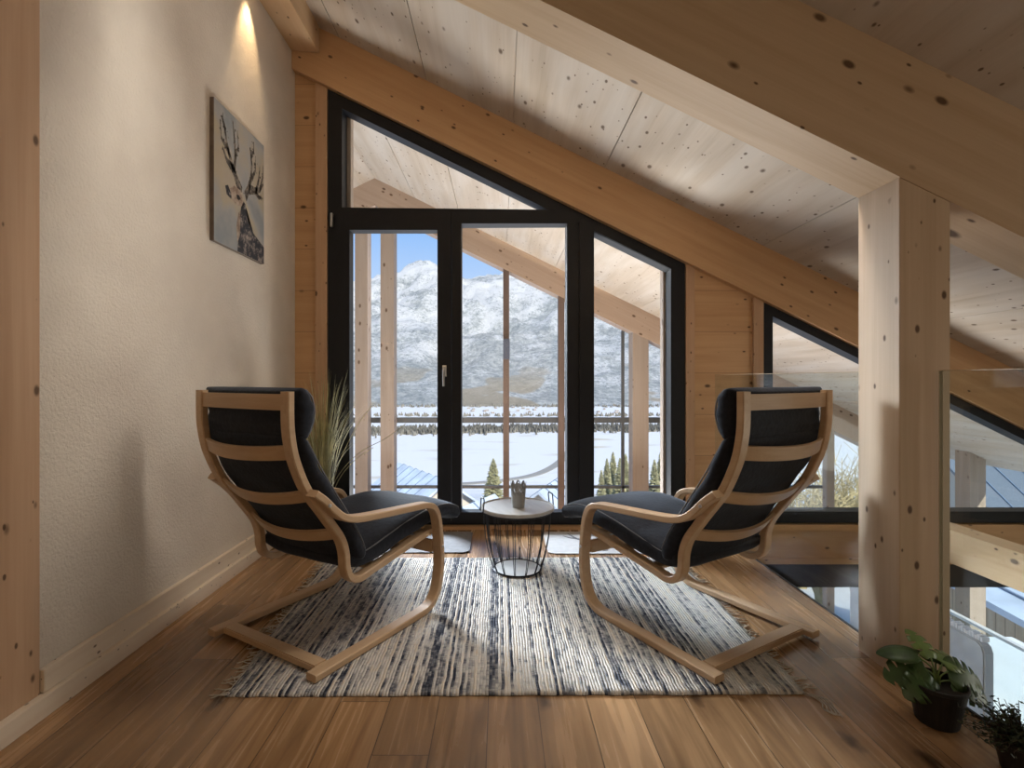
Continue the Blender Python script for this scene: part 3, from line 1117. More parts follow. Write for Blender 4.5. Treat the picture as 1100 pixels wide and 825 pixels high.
# ------------------------------------------------------------------ two mats by the door
def mat_slab(name, x0, x1, y0, y1, mat, lab, curl=0.0):
    bm = bmesh.new()
    n_ = 20
    rows = []
    for i in range(n_ + 1):
        rr = []
        for j in range(13):
            u, v = i / n_, j / 12
            x, y = x0 + (x1 - x0) * u, y0 + (y1 - y0) * v
            c = 0.022                                   # rounded corners
            if u in (0, 1):
                y = min(max(y, y0 + c), y1 - c)
            z = .006 + curl * max(0, u - .82) ** 2 * 8 * (1 - v * .6)
            rr.append((x, y, z))
        rows.append(rr)
    T = [[bm.verts.new(p) for p in r_] for r_ in rows]
    Bt = [[bm.verts.new((p[0], p[1], p[2] - .0045)) for p in r_] for r_ in rows]
    for i in range(n_):
        for j in range(12):
            bm.faces.new((T[i][j], T[i + 1][j], T[i + 1][j + 1], T[i][j + 1]))
            bm.faces.new((Bt[i][j], Bt[i][j + 1], Bt[i + 1][j + 1], Bt[i + 1][j]))
    for i in range(n_):
        for j in (0, 12):
            bm.faces.new((T[i][j], T[i + 1][j], Bt[i + 1][j], Bt[i][j]))
    for j in range(12):
        for i in (0, n_):
            bm.faces.new((T[i][j], T[i][j + 1], Bt[i][j + 1], Bt[i][j]))
    o = mesh_obj(name, bm, mat)
    return tag(o, lab, 'doormat', 'two mats in front of the glass door')


mat_slab('doormat', -.86, -.19, 3.17, 3.60, plain('grey_felt_mat', (.16, .16, .17), .9, noise=.15, nscale=30), 'dark grey mat by the door, in front of the left chair', .012)
dm = mat_slab('doormat', .30, 1.02, 3.15, 3.60, plain('pale_grey_mat', (.44, .44, .45), .85, noise=.06, nscale=30), 'pale grey mat with dark antler motif by the door, in front of the right chair')
bm = bmesh.new()


def flat_stroke(bm, P, ws, z, h=.0012):
    P = [Vector(p) for p in P]
    L = []
    for i, p in enumerate(P):
        d = (P[min(i + 1, len(P) - 1)] - P[max(i - 1, 0)]).normalized()
        nn = Vector((-d.y, d.x))
        L.append((p + nn * ws[i], p - nn * ws[i]))
    V = [[bm.verts.new((q.x, q.y, zz)) for q in pr for zz in (z, z + h)] for pr in L]
    for a, b in zip(V, V[1:]):
        bm.faces.new((a[1], a[3], b[3], b[1]))
        bm.faces.new((a[0], b[0], b[2], a[2]))
        bm.faces.new((a[0], a[1], b[1], b[0]))
        bm.faces.new((a[2], b[2], b[3], a[3]))


for s in (-1, 1):
    cx_ = .66
    flat_stroke(bm, [(cx_ + s * .03, 3.30), (cx_ + s * .09, 3.38), (cx_ + s * .15, 3.45), (cx_ + s * .19, 3.55)], [.012, .014, .011, .003], .0062)
    flat_stroke(bm, [(cx_ + s * .09, 3.38), (cx_ + s * .07, 3.46), (cx_ + s * .08, 3.53)], [.012, .009, .003], .0063)
    flat_stroke(bm, [(cx_ + s * .13, 3.43), (cx_ + s * .19, 3.46), (cx_ + s * .23, 3.50)], [.010, .008, .003], .0064)
flat_stroke(bm, [(.66, 3.34), (.66, 3.26), (.66, 3.20)], [.04, .03, .015], .0065)
mesh_obj('printed_motif', bm, plain('dark_print', (.10, .10, .115), .9, noise=.1), dm)

# ------------------------------------------------------------------ plants
soil = plain('dark_soil', (.02, .014, .01), .95, noise=.4, nscale=90)
blackpot = plain('black_plastic_pot', (.011, .011, .012), .5, noise=.1)


def pot_parts(r, rt, rb, h, mat, seg=40):
    bm = bmesh.new()
    lathe(bm, [(rb * .96, .0), (rb, .004), (rt - .003, h - .012), (rt, h - .010), (rt, h), (rt - .005, h), (rt - .007, h - .012)], seg, cap1=False)
    mesh_obj('pot', bm, mat, r, smooth=False)
    bm = bmesh.new()
    lathe(bm, [(.001, h - .010), (rt * .5, h - .012), (rt - .0065, h - .014)], seg, cap0=False, cap1=False)
    mesh_obj('soil', bm, soil, r)


def blade(bm, P, w):
    P = [Vector(p) for p in P]
    prev = None
    side = (P[-1] - P[0]).cross(Vector((0, 0, 1)))
    side = side.normalized() if side.length > 1e-5 else Vector((1, 0, 0))
    for i, p in enumerate(P):
        t = i / (len(P) - 1)
        ww = w * (1 - t) ** .6 + .0003
        a, b, c = bm.verts.new(p + side * ww), bm.verts.new(p - side * ww), bm.verts.new(p + Vector((0, 0, -ww * .5)) + (P[-1] - P[0]).normalized() * .0)
        if prev:
            bm.faces.new((prev[0], a, c, prev[2]))
            bm.faces.new((prev[2], c, b, prev[1]))
        prev = (a, b, c)


g = root('potted_grass', (-1.17, 3.38, 0), label='tall potted ornamental grass in the corner behind the left armchair', cat='plant')
pot_parts(g, .125, .09, .22, plain('grey_planter', (.14, .14, .14), .6, noise=.1))
grass_m = plain('reed_grass', (.40, .38, .20), .7, noise=.55, nscale=9)
bm = bmesh.new()
for k in range(190):
    a = random.uniform(0, 2 * PI)
    r0 = random.uniform(0, .07)
    h = random.uniform(.58, 1.02)
    lean = random.uniform(.02, .20) * (1.6 if random.random() < .18 else 1)
    ax, ay = math.cos(a), math.sin(a) * .8
    x0, y0 = r0 * math.cos(a), r0 * math.sin(a)
    P = [(x0, y0, .20)]
    for s in range(1, 9):
        t = s / 8
        P.append((x0 + ax * lean * t ** 2.2 * 1.2, y0 + ay * lean * t ** 2.2, .20 + h * (t - .16 * t ** 3 * (lean / .2))))
    # keep the blades off the wall and the glass
    P = [(max(-.26, p[0]), min(.26, p[1]), p[2]) for p in P]
    blade(bm, P, random.uniform(.0022, .0048))
for P in ([(0.03, 0, .2), (.10, -.05, .42), (.26, -.10, .60), (.44, -.13, .70), (.58, -.16, .80)],
          [(0.02, .02, .2), (.10, 0, .5), (.22, -.02, .75), (.33, -.03, .90)],
          [(0.03, .0, .2), (.12, -.05, .42), (.24, -.08, .56), (.36, -.1, .64)],
          [(-.02, -.02, .2), (-.10, -.10, .6), (-.20, -.22, .85), (-.26, -.34, .94)],
          [(-.02, -.02, .2), (-.08, -.12, .6), (-.17, -.25, .82), (-.24, -.40, .86)]):
    tube(bm, catmull(P, 5), [.0022] * (len(P) * 5 - 4), 5)
mesh_obj('blades', bm, grass_m, g, smooth=True)


def leaf_mesh(L, Wd, notches, droop, seedv):
    """split leaf lying along +Y from the stalk, built as a thin curved sheet"""
    rnd = random.Random(seedv)
    bm = bmesh.new()
    n_ = 40
    rows = []
    for i in range(n_ + 1):
        t = i / n_
        w = Wd * (math.sin(PI * min(1, t * .93 + .07)) ** .62) * (1 - .25 * t)
        cut = 1.0
        if notches and .22 < t < .92:
            ph = (t * notches) % 1
            cut = .36 if ph < .20 else 1.0
        y = L * t
        z = -droop * t * t * L
        col = []
        for s, k in ((-1, 1), (-1, .55), (-1, .28), (0, 0), (1, .28), (1, .55), (1, 1)):
            kk = k if k < 1 else 1.0
            ww = w * (min(kk, cut) if k > .3 else kk)
            fwd = .22 * L * (ww / max(Wd, 1e-6)) * (.6 - t)
            col.append(bm.verts.new((s * ww, y + fwd * -1 * (1 if t < .5 else .6), z + .16 * ww * (1 - ww / Wd) - .10 * ww)))
        rows.append(col)
    for a, b in zip(rows, rows[1:]):
        for k in range(6):
            bm.faces.new((a[k], a[k + 1], b[k + 1], b[k]))
    return bm


leaf_m = plain('monstera_leaf', (.040, .085, .024), .38, noise=.35, nscale=25)
leaf_l = plain('young_monstera_leaf', (.13, .20, .055), .38, noise=.25, nscale=25)
mo = root('potted_monstera', (1.378, 1.615, 0), label='split-leaf plant in a black pot on the floor in front of the spruce post', cat='plant')
pot_parts(mo, .080, .056, .128, blackpot)
specs = [  # azimuth deg, stalk height, reach, leaf length, width, tilt, roll, light?, notches
    (178, .165, .015, .115, .062, -.15, -.75, 0, 5), (150, .195, .03, .105, .045, .10, -.3, 0, 0), (205, .145, .01, .105, .055, -.30, -.8, 0, 5),
    (95, .190, .005, .095, .042, .85, .1, 1, 4), (24, .178, .01, .105, .05, .10, .45, 1, 5),
    (-8, .160, .012, .122, .064, -.16, .75, 0, 6), (-24, .138, .02, .108, .056, -.30, .65, 0, 5), (60, .17, .02, .10, .05, .3, .2, 0, 4), (165, .14, .01, .085, .045, -.1, -.5, 0, 4)]
for k, (az, h, reach, L, Wd, tilt, roll, lt, nt) in enumerate(specs):
    a = math.radians(az)
    dx, dy = math.cos(a), math.sin(a)
    tip = (dx * (.02 + reach), dy * (.02 + reach) * .8, h)
    bm = leaf_mesh(L, Wd, nt, .35, k)
    M = Matrix.Translation(tip) @ Matrix.Rotation(a - PI / 2, 4, 'Z') @ Matrix.Rotation(tilt, 4, 'X') @ Matrix.Rotation(roll, 4, 'Y')
    bmesh.ops.transform(bm, matrix=M, verts=list(bm.verts))
    lo = mesh_obj('leaf', bm, leaf_l if lt else leaf_m, mo, smooth=True)
    sd = lo.modifiers.new('thickness', 'SOLIDIFY')
    sd.thickness = .0008
    bm = bmesh.new()
    tube(bm, catmull([(dx * .008, dy * .008, .112), (dx * .01, dy * .01, .112 + (h - .112) * .6), tip], 4), .0026, 6)
    mesh_obj('stalk', bm, leaf_l, mo, smooth=True)

sh = root('potted_shrub', (1.437, 1.405, 0), label='small dark bushy evergreen in a black pot at the lower right corner', cat='plant')
pot_parts(sh, .066, .048, .095, blackpot)
bm = bmesh.new()
bl = bmesh.new()
for k in range(190):
    a, el = random.uniform(0, 2 * PI), random.uniform(.15, 1.45)
    L = random.uniform(.06, .135)
    d = Vector((math.cos(a) * math.cos(el), math.sin(a) * math.cos(el), math.sin(el) * .72))
    p0 = Vector((d.x * .02, d.y * .02, .088))
    P = [p0 + d * L * t + Vector((random.uniform(-.006, .006), random.uniform(-.006, .006), -.012 * t * t)) for t in (0, .35, .7, 1)]
    if max(p.x for p in P) > .098:
        continue
    tube(bm, P, [.0014, .0012, .001, .0007], 4)
    for t in range(9):
        q = P[0].lerp(P[3], .25 + t / 11)
        dd = Vector((random.gauss(0, 1), random.gauss(0, 1), random.gauss(.4, 1))).normalized()
        sd = dd.orthogonal().normalized() * .003
        v = [bl.verts.new(q), bl.verts.new(q + dd * .006 + sd), bl.verts.new(q + dd * .014), bl.verts.new(q + dd * .006 - sd)]
        bl.faces.new(v)
mesh_obj('twigs', bm, plain('dark_twig', (.035, .022, .015), .8, noise=.3), sh)
mesh_obj('foliage', bl, plain('dark_evergreen_leaf', (.022, .038, .016), .6, noise=.4, nscale=60), sh)

# ------------------------------------------------------------------ canvas picture on the left wall
pc = root('canvas_picture', (-1.489, 2.905, 2.16), label='unframed canvas painting of an antlered stag hanging on the plaster wall', cat='painting')
PW, PH = .555, .735


def canvas_mat():
    m, n, l, b = new_mat('painted_canvas_ground')
    t = n.new('ShaderNodeTexCoord')
    q = n.new('ShaderNodeTexNoise')
    q.inputs['Scale'].default_value = 3.2
    q.inputs['Detail'].default_value = 4
    l.new(t.outputs['Object'], q.inputs['Vector'])
    r = n.new('ShaderNodeValToRGB')
    el = r.color_ramp.elements
    el[0].position = .36
    el[0].color = (.22, .24, .25, 1)
    el[1].position = .72
    el[1].color = (.36, .31, .25, 1)
    for p, c in ((.46, (.31, .30, .285)), (.56, (.37, .31, .22))):
        z = el.new(p)
        z.color = (*c, 1)
    l.new(q.outputs[0], r.inputs[0])
    l.new(r.outputs[0], b.inputs['Base Color'])
    b.inputs['Roughness'].default_value = .6
    return m


def speckle(name, a, bcol, sc, lo, hi):
    m, n, l, b = new_mat(name)
    t = n.new('ShaderNodeTexCoord')
    q = n.new('ShaderNodeTexNoise')
    q.inputs['Scale'].default_value = sc
    q.inputs['Detail'].default_value = 5
    q.inputs['Roughness'].default_value = .75
    l.new(t.outputs['Object'], q.inputs['Vector'])
    r = n.new('ShaderNodeValToRGB')
    r.color_ramp.elements[0].position = lo
    r.color_ramp.elements[0].color = (*a, 1)
    r.color_ramp.elements[1].position = hi
    r.color_ramp.elements[1].color = (*bcol, 1)
    l.new(q.outputs[0], r.inputs[0])
    l.new(r.outputs[0], b.inputs['Base Color'])
    b.inputs['Roughness'].default_value = .6
    return m


bm = bmesh.new()
box(bm, 0.001, .022, -PW / 2, PW / 2, -PH / 2, PH / 2)
mesh_obj('canvas', bm, canvas_mat(), pc)
bm = bmesh.new()
box(bm, .0012, .0212, -PW / 2 - .001, -PW / 2, -PH / 2, PH / 2)
box(bm, .0012, .0212, -PW / 2, PW / 2, -PH / 2 - .001, -PH / 2)
mesh_obj('canvas_edge', bm, plain('brown_canvas_edge', (.16, .12, .09), .7, noise=.2), pc)


def uv(u, v):
    return Vector(((u - .5) * PW, (.5 - v) * PH))


def paint(name, polys, mat, x):
    bm = bmesh.new()
    for P in polys:
        bm.faces.new([bm.verts.new((x, *uv(*p))) for p in P])
    bmesh.ops.triangulate(bm, faces=list(bm.faces))
    o = mesh_obj(name, bm, mat, pc)
    return o


def stroke_poly(P, ws):
    P = [Vector(p) for p in P]
    A, B = [], []
    for i, p in enumerate(P):
        d = (P[min(i + 1, len(P) - 1)] - P[max(i - 1, 0)]).normalized()
        nn = Vector((-d.y * .75, d.x * 1.3))
        A.append(tuple(p + nn * ws[i]))
        B.append(tuple(p - nn * ws[i]))
    return [(A[i], A[i + 1], B[i + 1], B[i]) for i in range(len(P) - 1)]


body = speckle('speckled_stag_coat', (.012, .014, .022), (.36, .30, .26), 26, .50, .68)
antl = speckle('speckled_antlers', (.05, .038, .03), (.33, .28, .23), 30, .45, .70)
pale = speckle('pale_stag_face', (.20, .13, .09), (.48, .40, .32), 16, .40, .65)
paint('stag_body', [[(.50, .60), (.58, .60), (.63, .72), (.75, .79), (1.0, .86), (1.0, .999), (.42, .999), (.45, .88), (.47, .75)],
                    [(.19, .565), (.24, .545), (.31, .60), (.30, .635), (.22, .62)],
                    [(.46, .585), (.52, .57), (.57, .60), (.52, .64)]], body, .0225)
paint('stag_face', [[(.28, .56), (.36, .515), (.48, .52), (.55, .58), (.50, .64), (.40, .655), (.31, .63)], [(.44, .70), (.48, .68), (.47, .86), (.42, .94), (.40, .82)]], pale, .0228)
paint('stag_eye', [[(.40, .575), (.45, .565), (.48, .585), (.45, .605), (.41, .60)]], plain('painted_dark', (.012, .01, .012), .6, noise=.1), .0231)
st = []
for P, w0 in (([(.50, .53), (.40, .46), (.30, .36), (.22, .25), (.18, .14)], .028), ([(.34, .40), (.22, .37), (.14, .30)], .018),
              ([(.36, .42), (.38, .28), (.36, .16), (.33, .04)], .020), ([(.38, .30), (.44, .20), (.42, .08)], .014),
              ([(.26, .30), (.12, .24), (.10, .12)], .014), ([(.20, .16), (.14, .10), (.15, .05)], .012),
              ([(.58, .54), (.64, .47), (.70, .37), (.72, .25), (.68, .12)], .028), ([(.66, .46), (.78, .44), (.90, .40), (.98, .33)], .022),
              ([(.72, .36), (.80, .27), (.80, .15)], .016), ([(.82, .43), (.88, .31), (.90, .20)], .016), ([(.90, .40), (.97, .27), (.98, .17)], .012),
              ([(.70, .20), (.76, .12), (.76, .05)], .012), ([(.80, .44), (.88, .47), (.94, .45)], .016)):
    k = len(P)
    st += stroke_poly(P, [w0 * 1.45 * (1 - .7 * i / (k - 1)) for i in range(k)])
    for q in range(9):                       # blotchy bark-like dabs along the antlers
        i = random.randrange(k - 1)
        c_ = Vector(P[i]).lerp(Vector(P[i + 1]), random.random()) + Vector((random.gauss(0, .022), random.gauss(0, .014)))
        if not (.02 < c_.x < .97 and .02 < c_.y < .97):
            continue
        ra = random.uniform(.006, .016)
        st.append([(c_.x + ra * math.cos(t_) * random.uniform(.6, 1.2), c_.y + ra * .75 * math.sin(t_) * random.uniform(.6, 1.2)) for t_ in (0, 1.05, 2.1, 3.14, 4.2, 5.2)])
paint('antlers', st, antl, .0227)

# ------------------------------------------------------------------ spotlight under the ridge beam
sp = root('ceiling_spotlight', (-1.395, 3.02, 3.41), label='small recessed spotlight under the ridge beam above the painting', cat='lamp')
bm = bmesh.new()
lathe(bm, [(.026, .002), (.036, .002), (.036, -.004), (.028, -.006), (.026, -.003)], 32, cap0=False, cap1=False)
mesh_obj('trim_ring', bm, steel, sp)
bulb = bpy.data.materials.new('warm_bulb')
bulb.use_nodes = True
bulb.node_tree.nodes['Principled BSDF'].inputs['Emission Color'].default_value = (1, .72, .4, 1)
bulb.node_tree.nodes['Principled BSDF'].inputs['Emission Strength'].default_value = 12
bm = bmesh.new()
lathe(bm, [(.025, -.001), (.0245, -.0025)], 24)
mesh_obj('bulb', bm, bulb, sp)
light('spot_beam', 'SPOT', (-1.40, 3.02, 3.395), 24, (1, .70, .38), target=(-1.49, 3.02, 3.02), spot_size=math.radians(52), spot_blend=.85, shadow_soft_size=.02)

# ------------------------------------------------------------------ added fill strip hidden behind the near rafter
ls = root('fill_strip', (0.1, 2.075, ceil_z(0.1) - ND + .15), label='added unseen white fill strip along the back of the near rafter', cat='lamp')
bm = bmesh.new()
hx_ = 1.1
prism(bm, [(-hx_, SL * hx_ + .006), (hx_, -SL * hx_ + .006), (hx_, -SL * hx_ + .02), (-hx_, SL * hx_ + .02)], -.026, .026)
prism(bm, [(-hx_, SL * hx_ - .085), (hx_, -SL * hx_ - .085), (hx_, -SL * hx_ + .006), (-hx_, SL * hx_ + .006)], .023, .026)  # flange added to keep the strip's reflection off the panes
mesh_obj('strip_shield', bm, plain('white_aluminium', (.75, .75, .75), .4, noise=.03), ls)
sl_ = light('strip_fill', 'AREA', (0.42, 2.078, ceil_z(0.42) - ND + .153), 23, (1.0, 0.95, 0.88), shape='RECTANGLE', size=1.75, size_y=.04)  # unseen area lamp added to brighten wall, floor and rug
sl_.rotation_euler = (0, AN, 0)

# ------------------------------------------------------------------ loggia outside the gable
OY = 6.9


def Wo(x, y):
    return px(x, y, OY)


bm = bmesh.new()
OD = .365
prism(bm, [(RIDGE, zr - OD), (RIDGE, zr + .03), (EAVE - .1, ceil_z(EAVE - .1) + .03), (EAVE - .1, ceil_z(EAVE - .1) - OD)], OY, OY + .24)
prism(bm, [(RIDGE, zr), (RIDGE, zr - OD), (-4.6, zr - OD - SL * 2.91), (-4.6, zr - SL * 2.91)], OY, OY + .24)
tag(mesh_obj('outer_rafter', bm, out_roof), 'outer gable rafter pair under the loggia roof', 'beam', kind=ST)
edge_m = plain('pale_cut_edge', (.72, .70, .68), .6, noise=.05)
posts = [(381, 394.5, .2), (408.5, 423, .2), (540.5, 547, .09), (600, 606.5, .10), (680, 697, .22), (889, 897, .1)]
labs = ['weathered spruce loggia post seen at the left edge of the door glass', 'weathered spruce loggia post second from the left door jamb',
        'slim dark loggia post behind the middle door glass', 'slim loggia post just left of the door mullion', 'broad spruce loggia post behind the right door glass', 'slim grey loggia post beside the right armchair']
for (a, b_, dep), lab in zip(posts, labs):
    xa, xb = Wo(a, 0)[0], Wo(b_, 0)[0]
    t_ = (lambda x: (zr - OD - SL * abs(x - RIDGE)))
    bm = bmesh.new()
    prism(bm, [(xa, -2.7), (xb, -2.7), (xb, t_(xb)), (xa, t_(xa))], OY + .01, OY + .01 + dep)
    tag(mesh_obj('loggia_post', bm, out_dark if (b_ - a) < 7 else out_z), lab, 'post', kind=ST)
bm = bmesh.new()
prism(bm, [(5.60, -2.7), (5.79, -2.7), (5.79, ceil_z(5.79)), (5.60, ceil_z(5.60))], 6.1, 6.3)
tag(mesh_obj('loggia_post', bm, out_z), 'spruce post under the eaves seen right of the near post', 'post', kind=ST)
bm = bmesh.new()
a, b_ = Wo(541, 364)[0], Wo(547, 386)[0]
zt_, zb_ = Wo(0, 364)[1], Wo(0, 386)[1]
box(bm, a - .006, b_ + .006, OY - .05, OY + .008, zb_, zt_)
tag(mesh_obj('post_sensor_box', bm, plain('blue_grey_box', (.07, .09, .14), .5, noise=.1), bevel=.006), 'small blue-grey sensor box on the slim middle loggia post', 'lamp')  # plain sensor box fixed to the post
rl = root('loggia_railing', label='dark horizontal rails between the loggia posts outside', cat='railing')
bm = bmesh.new()
z_ = Wo(0, 453)[1]
box(bm, -4.4, 4.6, OY + .215, OY + .285, z_ - .035, z_ + .04)
mesh_obj('top_rail', bm, plain('dark_grey_rail', (.10, .11, .12), .5, noise=.1), rl)
bm = bmesh.new()
z_ = Wo(0, 527)[1]
box(bm, -4.4, 4.6, OY + .22, OY + .27, z_ - .018, z_ + .018)
mesh_obj('lower_rail', bm, plain('dark_grey_rail', (.10, .11, .12)), rl)
bm = bmesh.new()
xg = Wo(673, 0)[0]
for xg in (Wo(673.5, 0)[0],):
    box(bm, xg - .02, xg + .02, OY + .22, OY + .26, -2.7, zr - OD - SL * (xg - RIDGE))
mesh_obj('upright', bm, plain('dark_grey_rail', (.10, .11, .12)), rl)

# terrace below, snow covered
bm = bmesh.new()
box(bm, -5, 7.5, 3.93, 7.5, -2.95, -2.7)
tag(mesh_obj('floor_terrace', bm, snow), 'snow-covered terrace below the gable', 'terrace', kind=ST)
gb = root('glass_balustrade', (5.35, 5.5, -2.7), label='outdoor glass balustrade along the right side of the snowy terrace', cat='balustrade')
bm = bmesh.new()
box(bm, 0, .014, -1.5, 1.9, .05, 1.0)
mesh_obj('glass_panel', bm, glass_r, gb)
bm = bmesh.new()
box(bm, -.02, .034, -1.5, 1.9, 1.0, 1.03)
mesh_obj('top_rail', bm, plain('pale_aluminium', (.70, .74, .78), .4, noise=.04), gb)
bm = bmesh.new()
box(bm, -.03, .05, -1.5, 1.9, 0, .06)
mesh_obj('base_channel', bm, metal_b, gb)
lid = root('hot_tub_cover', (4.52, 4.72, -2.7), label='grey rounded cover panel standing upright on the snowy terrace', cat='cover')
bm = bmesh.new()
c_ = .09
prof = [(-0.30, .0), (1.9, 0), (1.9, 1.3 - c_), (1.9 - c_, 1.3), (0.06 + c_, 1.3), (.06 + c_ * .3, 1.3 - c_ * .3), (.06, 1.3 - c_)]
prof[0] = (.06, 0)
va = [bm.verts.new((0, y, z)) for y, z in prof]
vb = [bm.verts.new((.10, y, z)) for y, z in prof]
bm.faces.new(va)
bm.faces.new(vb[::-1])
for i in range(len(prof)):
    j = (i + 1) % len(prof)
    bm.faces.new((va[i], vb[i], vb[j], va[j]))
mesh_obj('panel', bm, plain('pale_grey_vinyl', (.50, .53, .56), .6, noise=.08, nscale=5), lid, bevel=.012)
bm = bmesh.new()
for k in range(60):
    y = .10 + 1.75 * k / 60
    box(bm, .02, .09, y, y + .022, 1.3, 1.3 + random.uniform(.02, .06))
mesh_obj('snow_crust', bm, snow, lid)


# ------------------------------------------------------------------ landscape
def terr(x, y):
    pts = [(6, -4.2), (12, -6.2), (30, -9.5), (60, -12.6), (150, -38), (450, -100), (60000, -100)]
    for (a, za), (b, zb_) in zip(pts, pts[1:]):
        if y <= b:
            t = max(0, (y - a) / (b - a))
            z = za + (zb_ - za) * t
            break
    return z + (0.9 * mnoise.noise(Vector((x / 14, y / 14, 0))) if 12 < y < 400 else 0)


bm = bmesh.new()
ys = [7.6, 9, 11, 13, 16, 20, 25, 30, 36, 42, 50, 58, 66, 80, 100, 125, 150, 190, 240, 300, 360, 420, 450, 500, 600, 800, 1100, 1500, 2000, 2600]
rows = []
for y in ys:
    half = 30 + y * 1.3
    rows.append([bm.verts.new((x, y, terr(x, y))) for x in [half * (i / 20 - 1) for i in range(41)]])
for a, b_ in zip(rows, rows[1:]):
    for i in range(40):
        bm.faces.new((a[i], a[i + 1], b_[i + 1], b_[i]))
tag(mesh_obj('ground', bm, terrain_mat(), smooth=True), 'snow-covered slope and valley floor outside', 'ground', kind=ST)

bm = bmesh.new()
nx, ny = 220, 130
rows = []
for j in range(ny + 1):
    t = j / ny
    y = 1850 + 3400 * t
    row = []
    for i in range(nx + 1):
        x = -3600 + 7600 * i / nx
        tt = min(1, (y - 1850) / 2650)
        base = -105 + 1000 * (tt ** 1.25)
        p = Vector((x / 900, y / 900, 3.3))
        rg = mnoise.ridged_multi_fractal(p, 0.9, 2.1, 6, 1.0, 2.0)
        fr = mnoise.fractal(Vector((x / 260, y / 260, 1.7)), 0.8, 2.0, 6)
        amp = min(1, tt * 1.6)
        z = base + amp * ((rg - 1.1) * 150 + fr * 60)
        if tt >= 1:
            z -= (y - 4500) * .55
        # summit seen through the left door leaf, saddle right of it
        d = (x + 640) / 330
        z += amp * 45 * math.exp(-d * d)
        d = (x + 250) / 170
        z -= amp * 30 * math.exp(-d * d)
        row.append(bm.verts.new((x, y, z)))
    rows.append(row)
for a, b_ in zip(rows, rows[1:]):
    for i in range(nx):
        bm.faces.new((a[i], a[i + 1], b_[i + 1], b_[i]))
tag(mesh_obj('mountain', bm, mountain_mat(), smooth=True), 'snowy wooded mountain range across the valley', 'mountain', kind=ST)


def ground_px(x, y):
    Y = (H + 100) * F / (y - CY)
    return Vector(((x - CX) * Y / F, Y, -99.6))


bm = bmesh.new()
P = [ground_px(*p) for p in ((380, 522), (440, 521.5), (500, 520), (540, 516.5), (570, 511.5), (590, 504), (604, 494), (612, 484))]
P = catmull(P, 6)
prev = None
for i, p in enumerate(P):
    d = (P[min(i + 1, len(P) - 1)] - P[max(0, i - 1)]).normalized()
    nn = Vector((-d.y, d.x, 0)) * 5
    cur = [bm.verts.new(p + nn + Vector((0, 0, .4))), bm.verts.new(p - nn + Vector((0, 0, .4))), bm.verts.new(p - nn - Vector((0, 0, 1))), bm.verts.new(p + nn - Vector((0, 0, 1)))]
    if prev:
        for k in range(4):
            bm.faces.new((prev[k], prev[(k + 1) % 4], cur[(k + 1) % 4], cur[k]))
    prev = cur
tag(mesh_obj('valley_road', bm, plain('cleared_road', (.28, .27, .25), .9, noise=.1)), 'grey road curving across the snowy valley floor', 'road', kind=ST)

# woodland belts in the valley: uncountable
wood_m = plain('bare_woodland', (.17, .16, .135), .95, noise=.5, nscale=.08)
bm = bmesh.new()
for k in range(6000):
    x = random.uniform(-520, 1000)
    y = random.gauss(1000, 30) + 30 * math.sin(x / 160)
    h = random.uniform(4, 12)
    r_ = random.uniform(1.5, 3.5)
    base = [bm.verts.new((x + r_ * math.cos(a), y + r_ * math.sin(a), -100)) for a in (0, 2.1, 4.2)]
    mid = [bm.verts.new((x + r_ * .8 * math.cos(a + .5), y + r_ * .8 * math.sin(a + .5), -100 + h * .6)) for a in (0, 2.1, 4.2)]
    tp = bm.verts.new((x, y, -100 + h))
    for q in range(3):
        bm.faces.new((base[q], base[(q + 1) % 3], mid[(q + 1) % 3], mid[q]))
        bm.faces.new((mid[q], mid[(q + 1) % 3], tp))
for k in range(900):
    x = random.uniform(-700, 1500)
    y = random.uniform(1370, 1420) if k % 2 else random.uniform(1810, 1900)
    h = random.uniform(6, 13)
    r_ = random.uniform(3, 7)
    base = [bm.verts.new((x + r_ * math.cos(a), y + r_ * math.sin(a), -100)) for a in (0, 2.1, 4.2)]
    tp = bm.verts.new((x, y, -100 + h))
    for q in range(3):
        bm.faces.new((base[q], base[(q + 1) % 3], tp))
tag(mesh_obj('valley_woodland', bm, wood_m), 'belts of bare trees across the valley floor', 'trees', kind='stuff')

house_w = plain('pale_house_wall', (.58, .52, .44), .9, noise=.08, nscale=.3)
shed_w = wood('grey_board_shed', (.55, .45, .34), (.38, .29, .20), ALONG_Z, rough=.9, knots=0, seam=(1, .16, .02, 0))


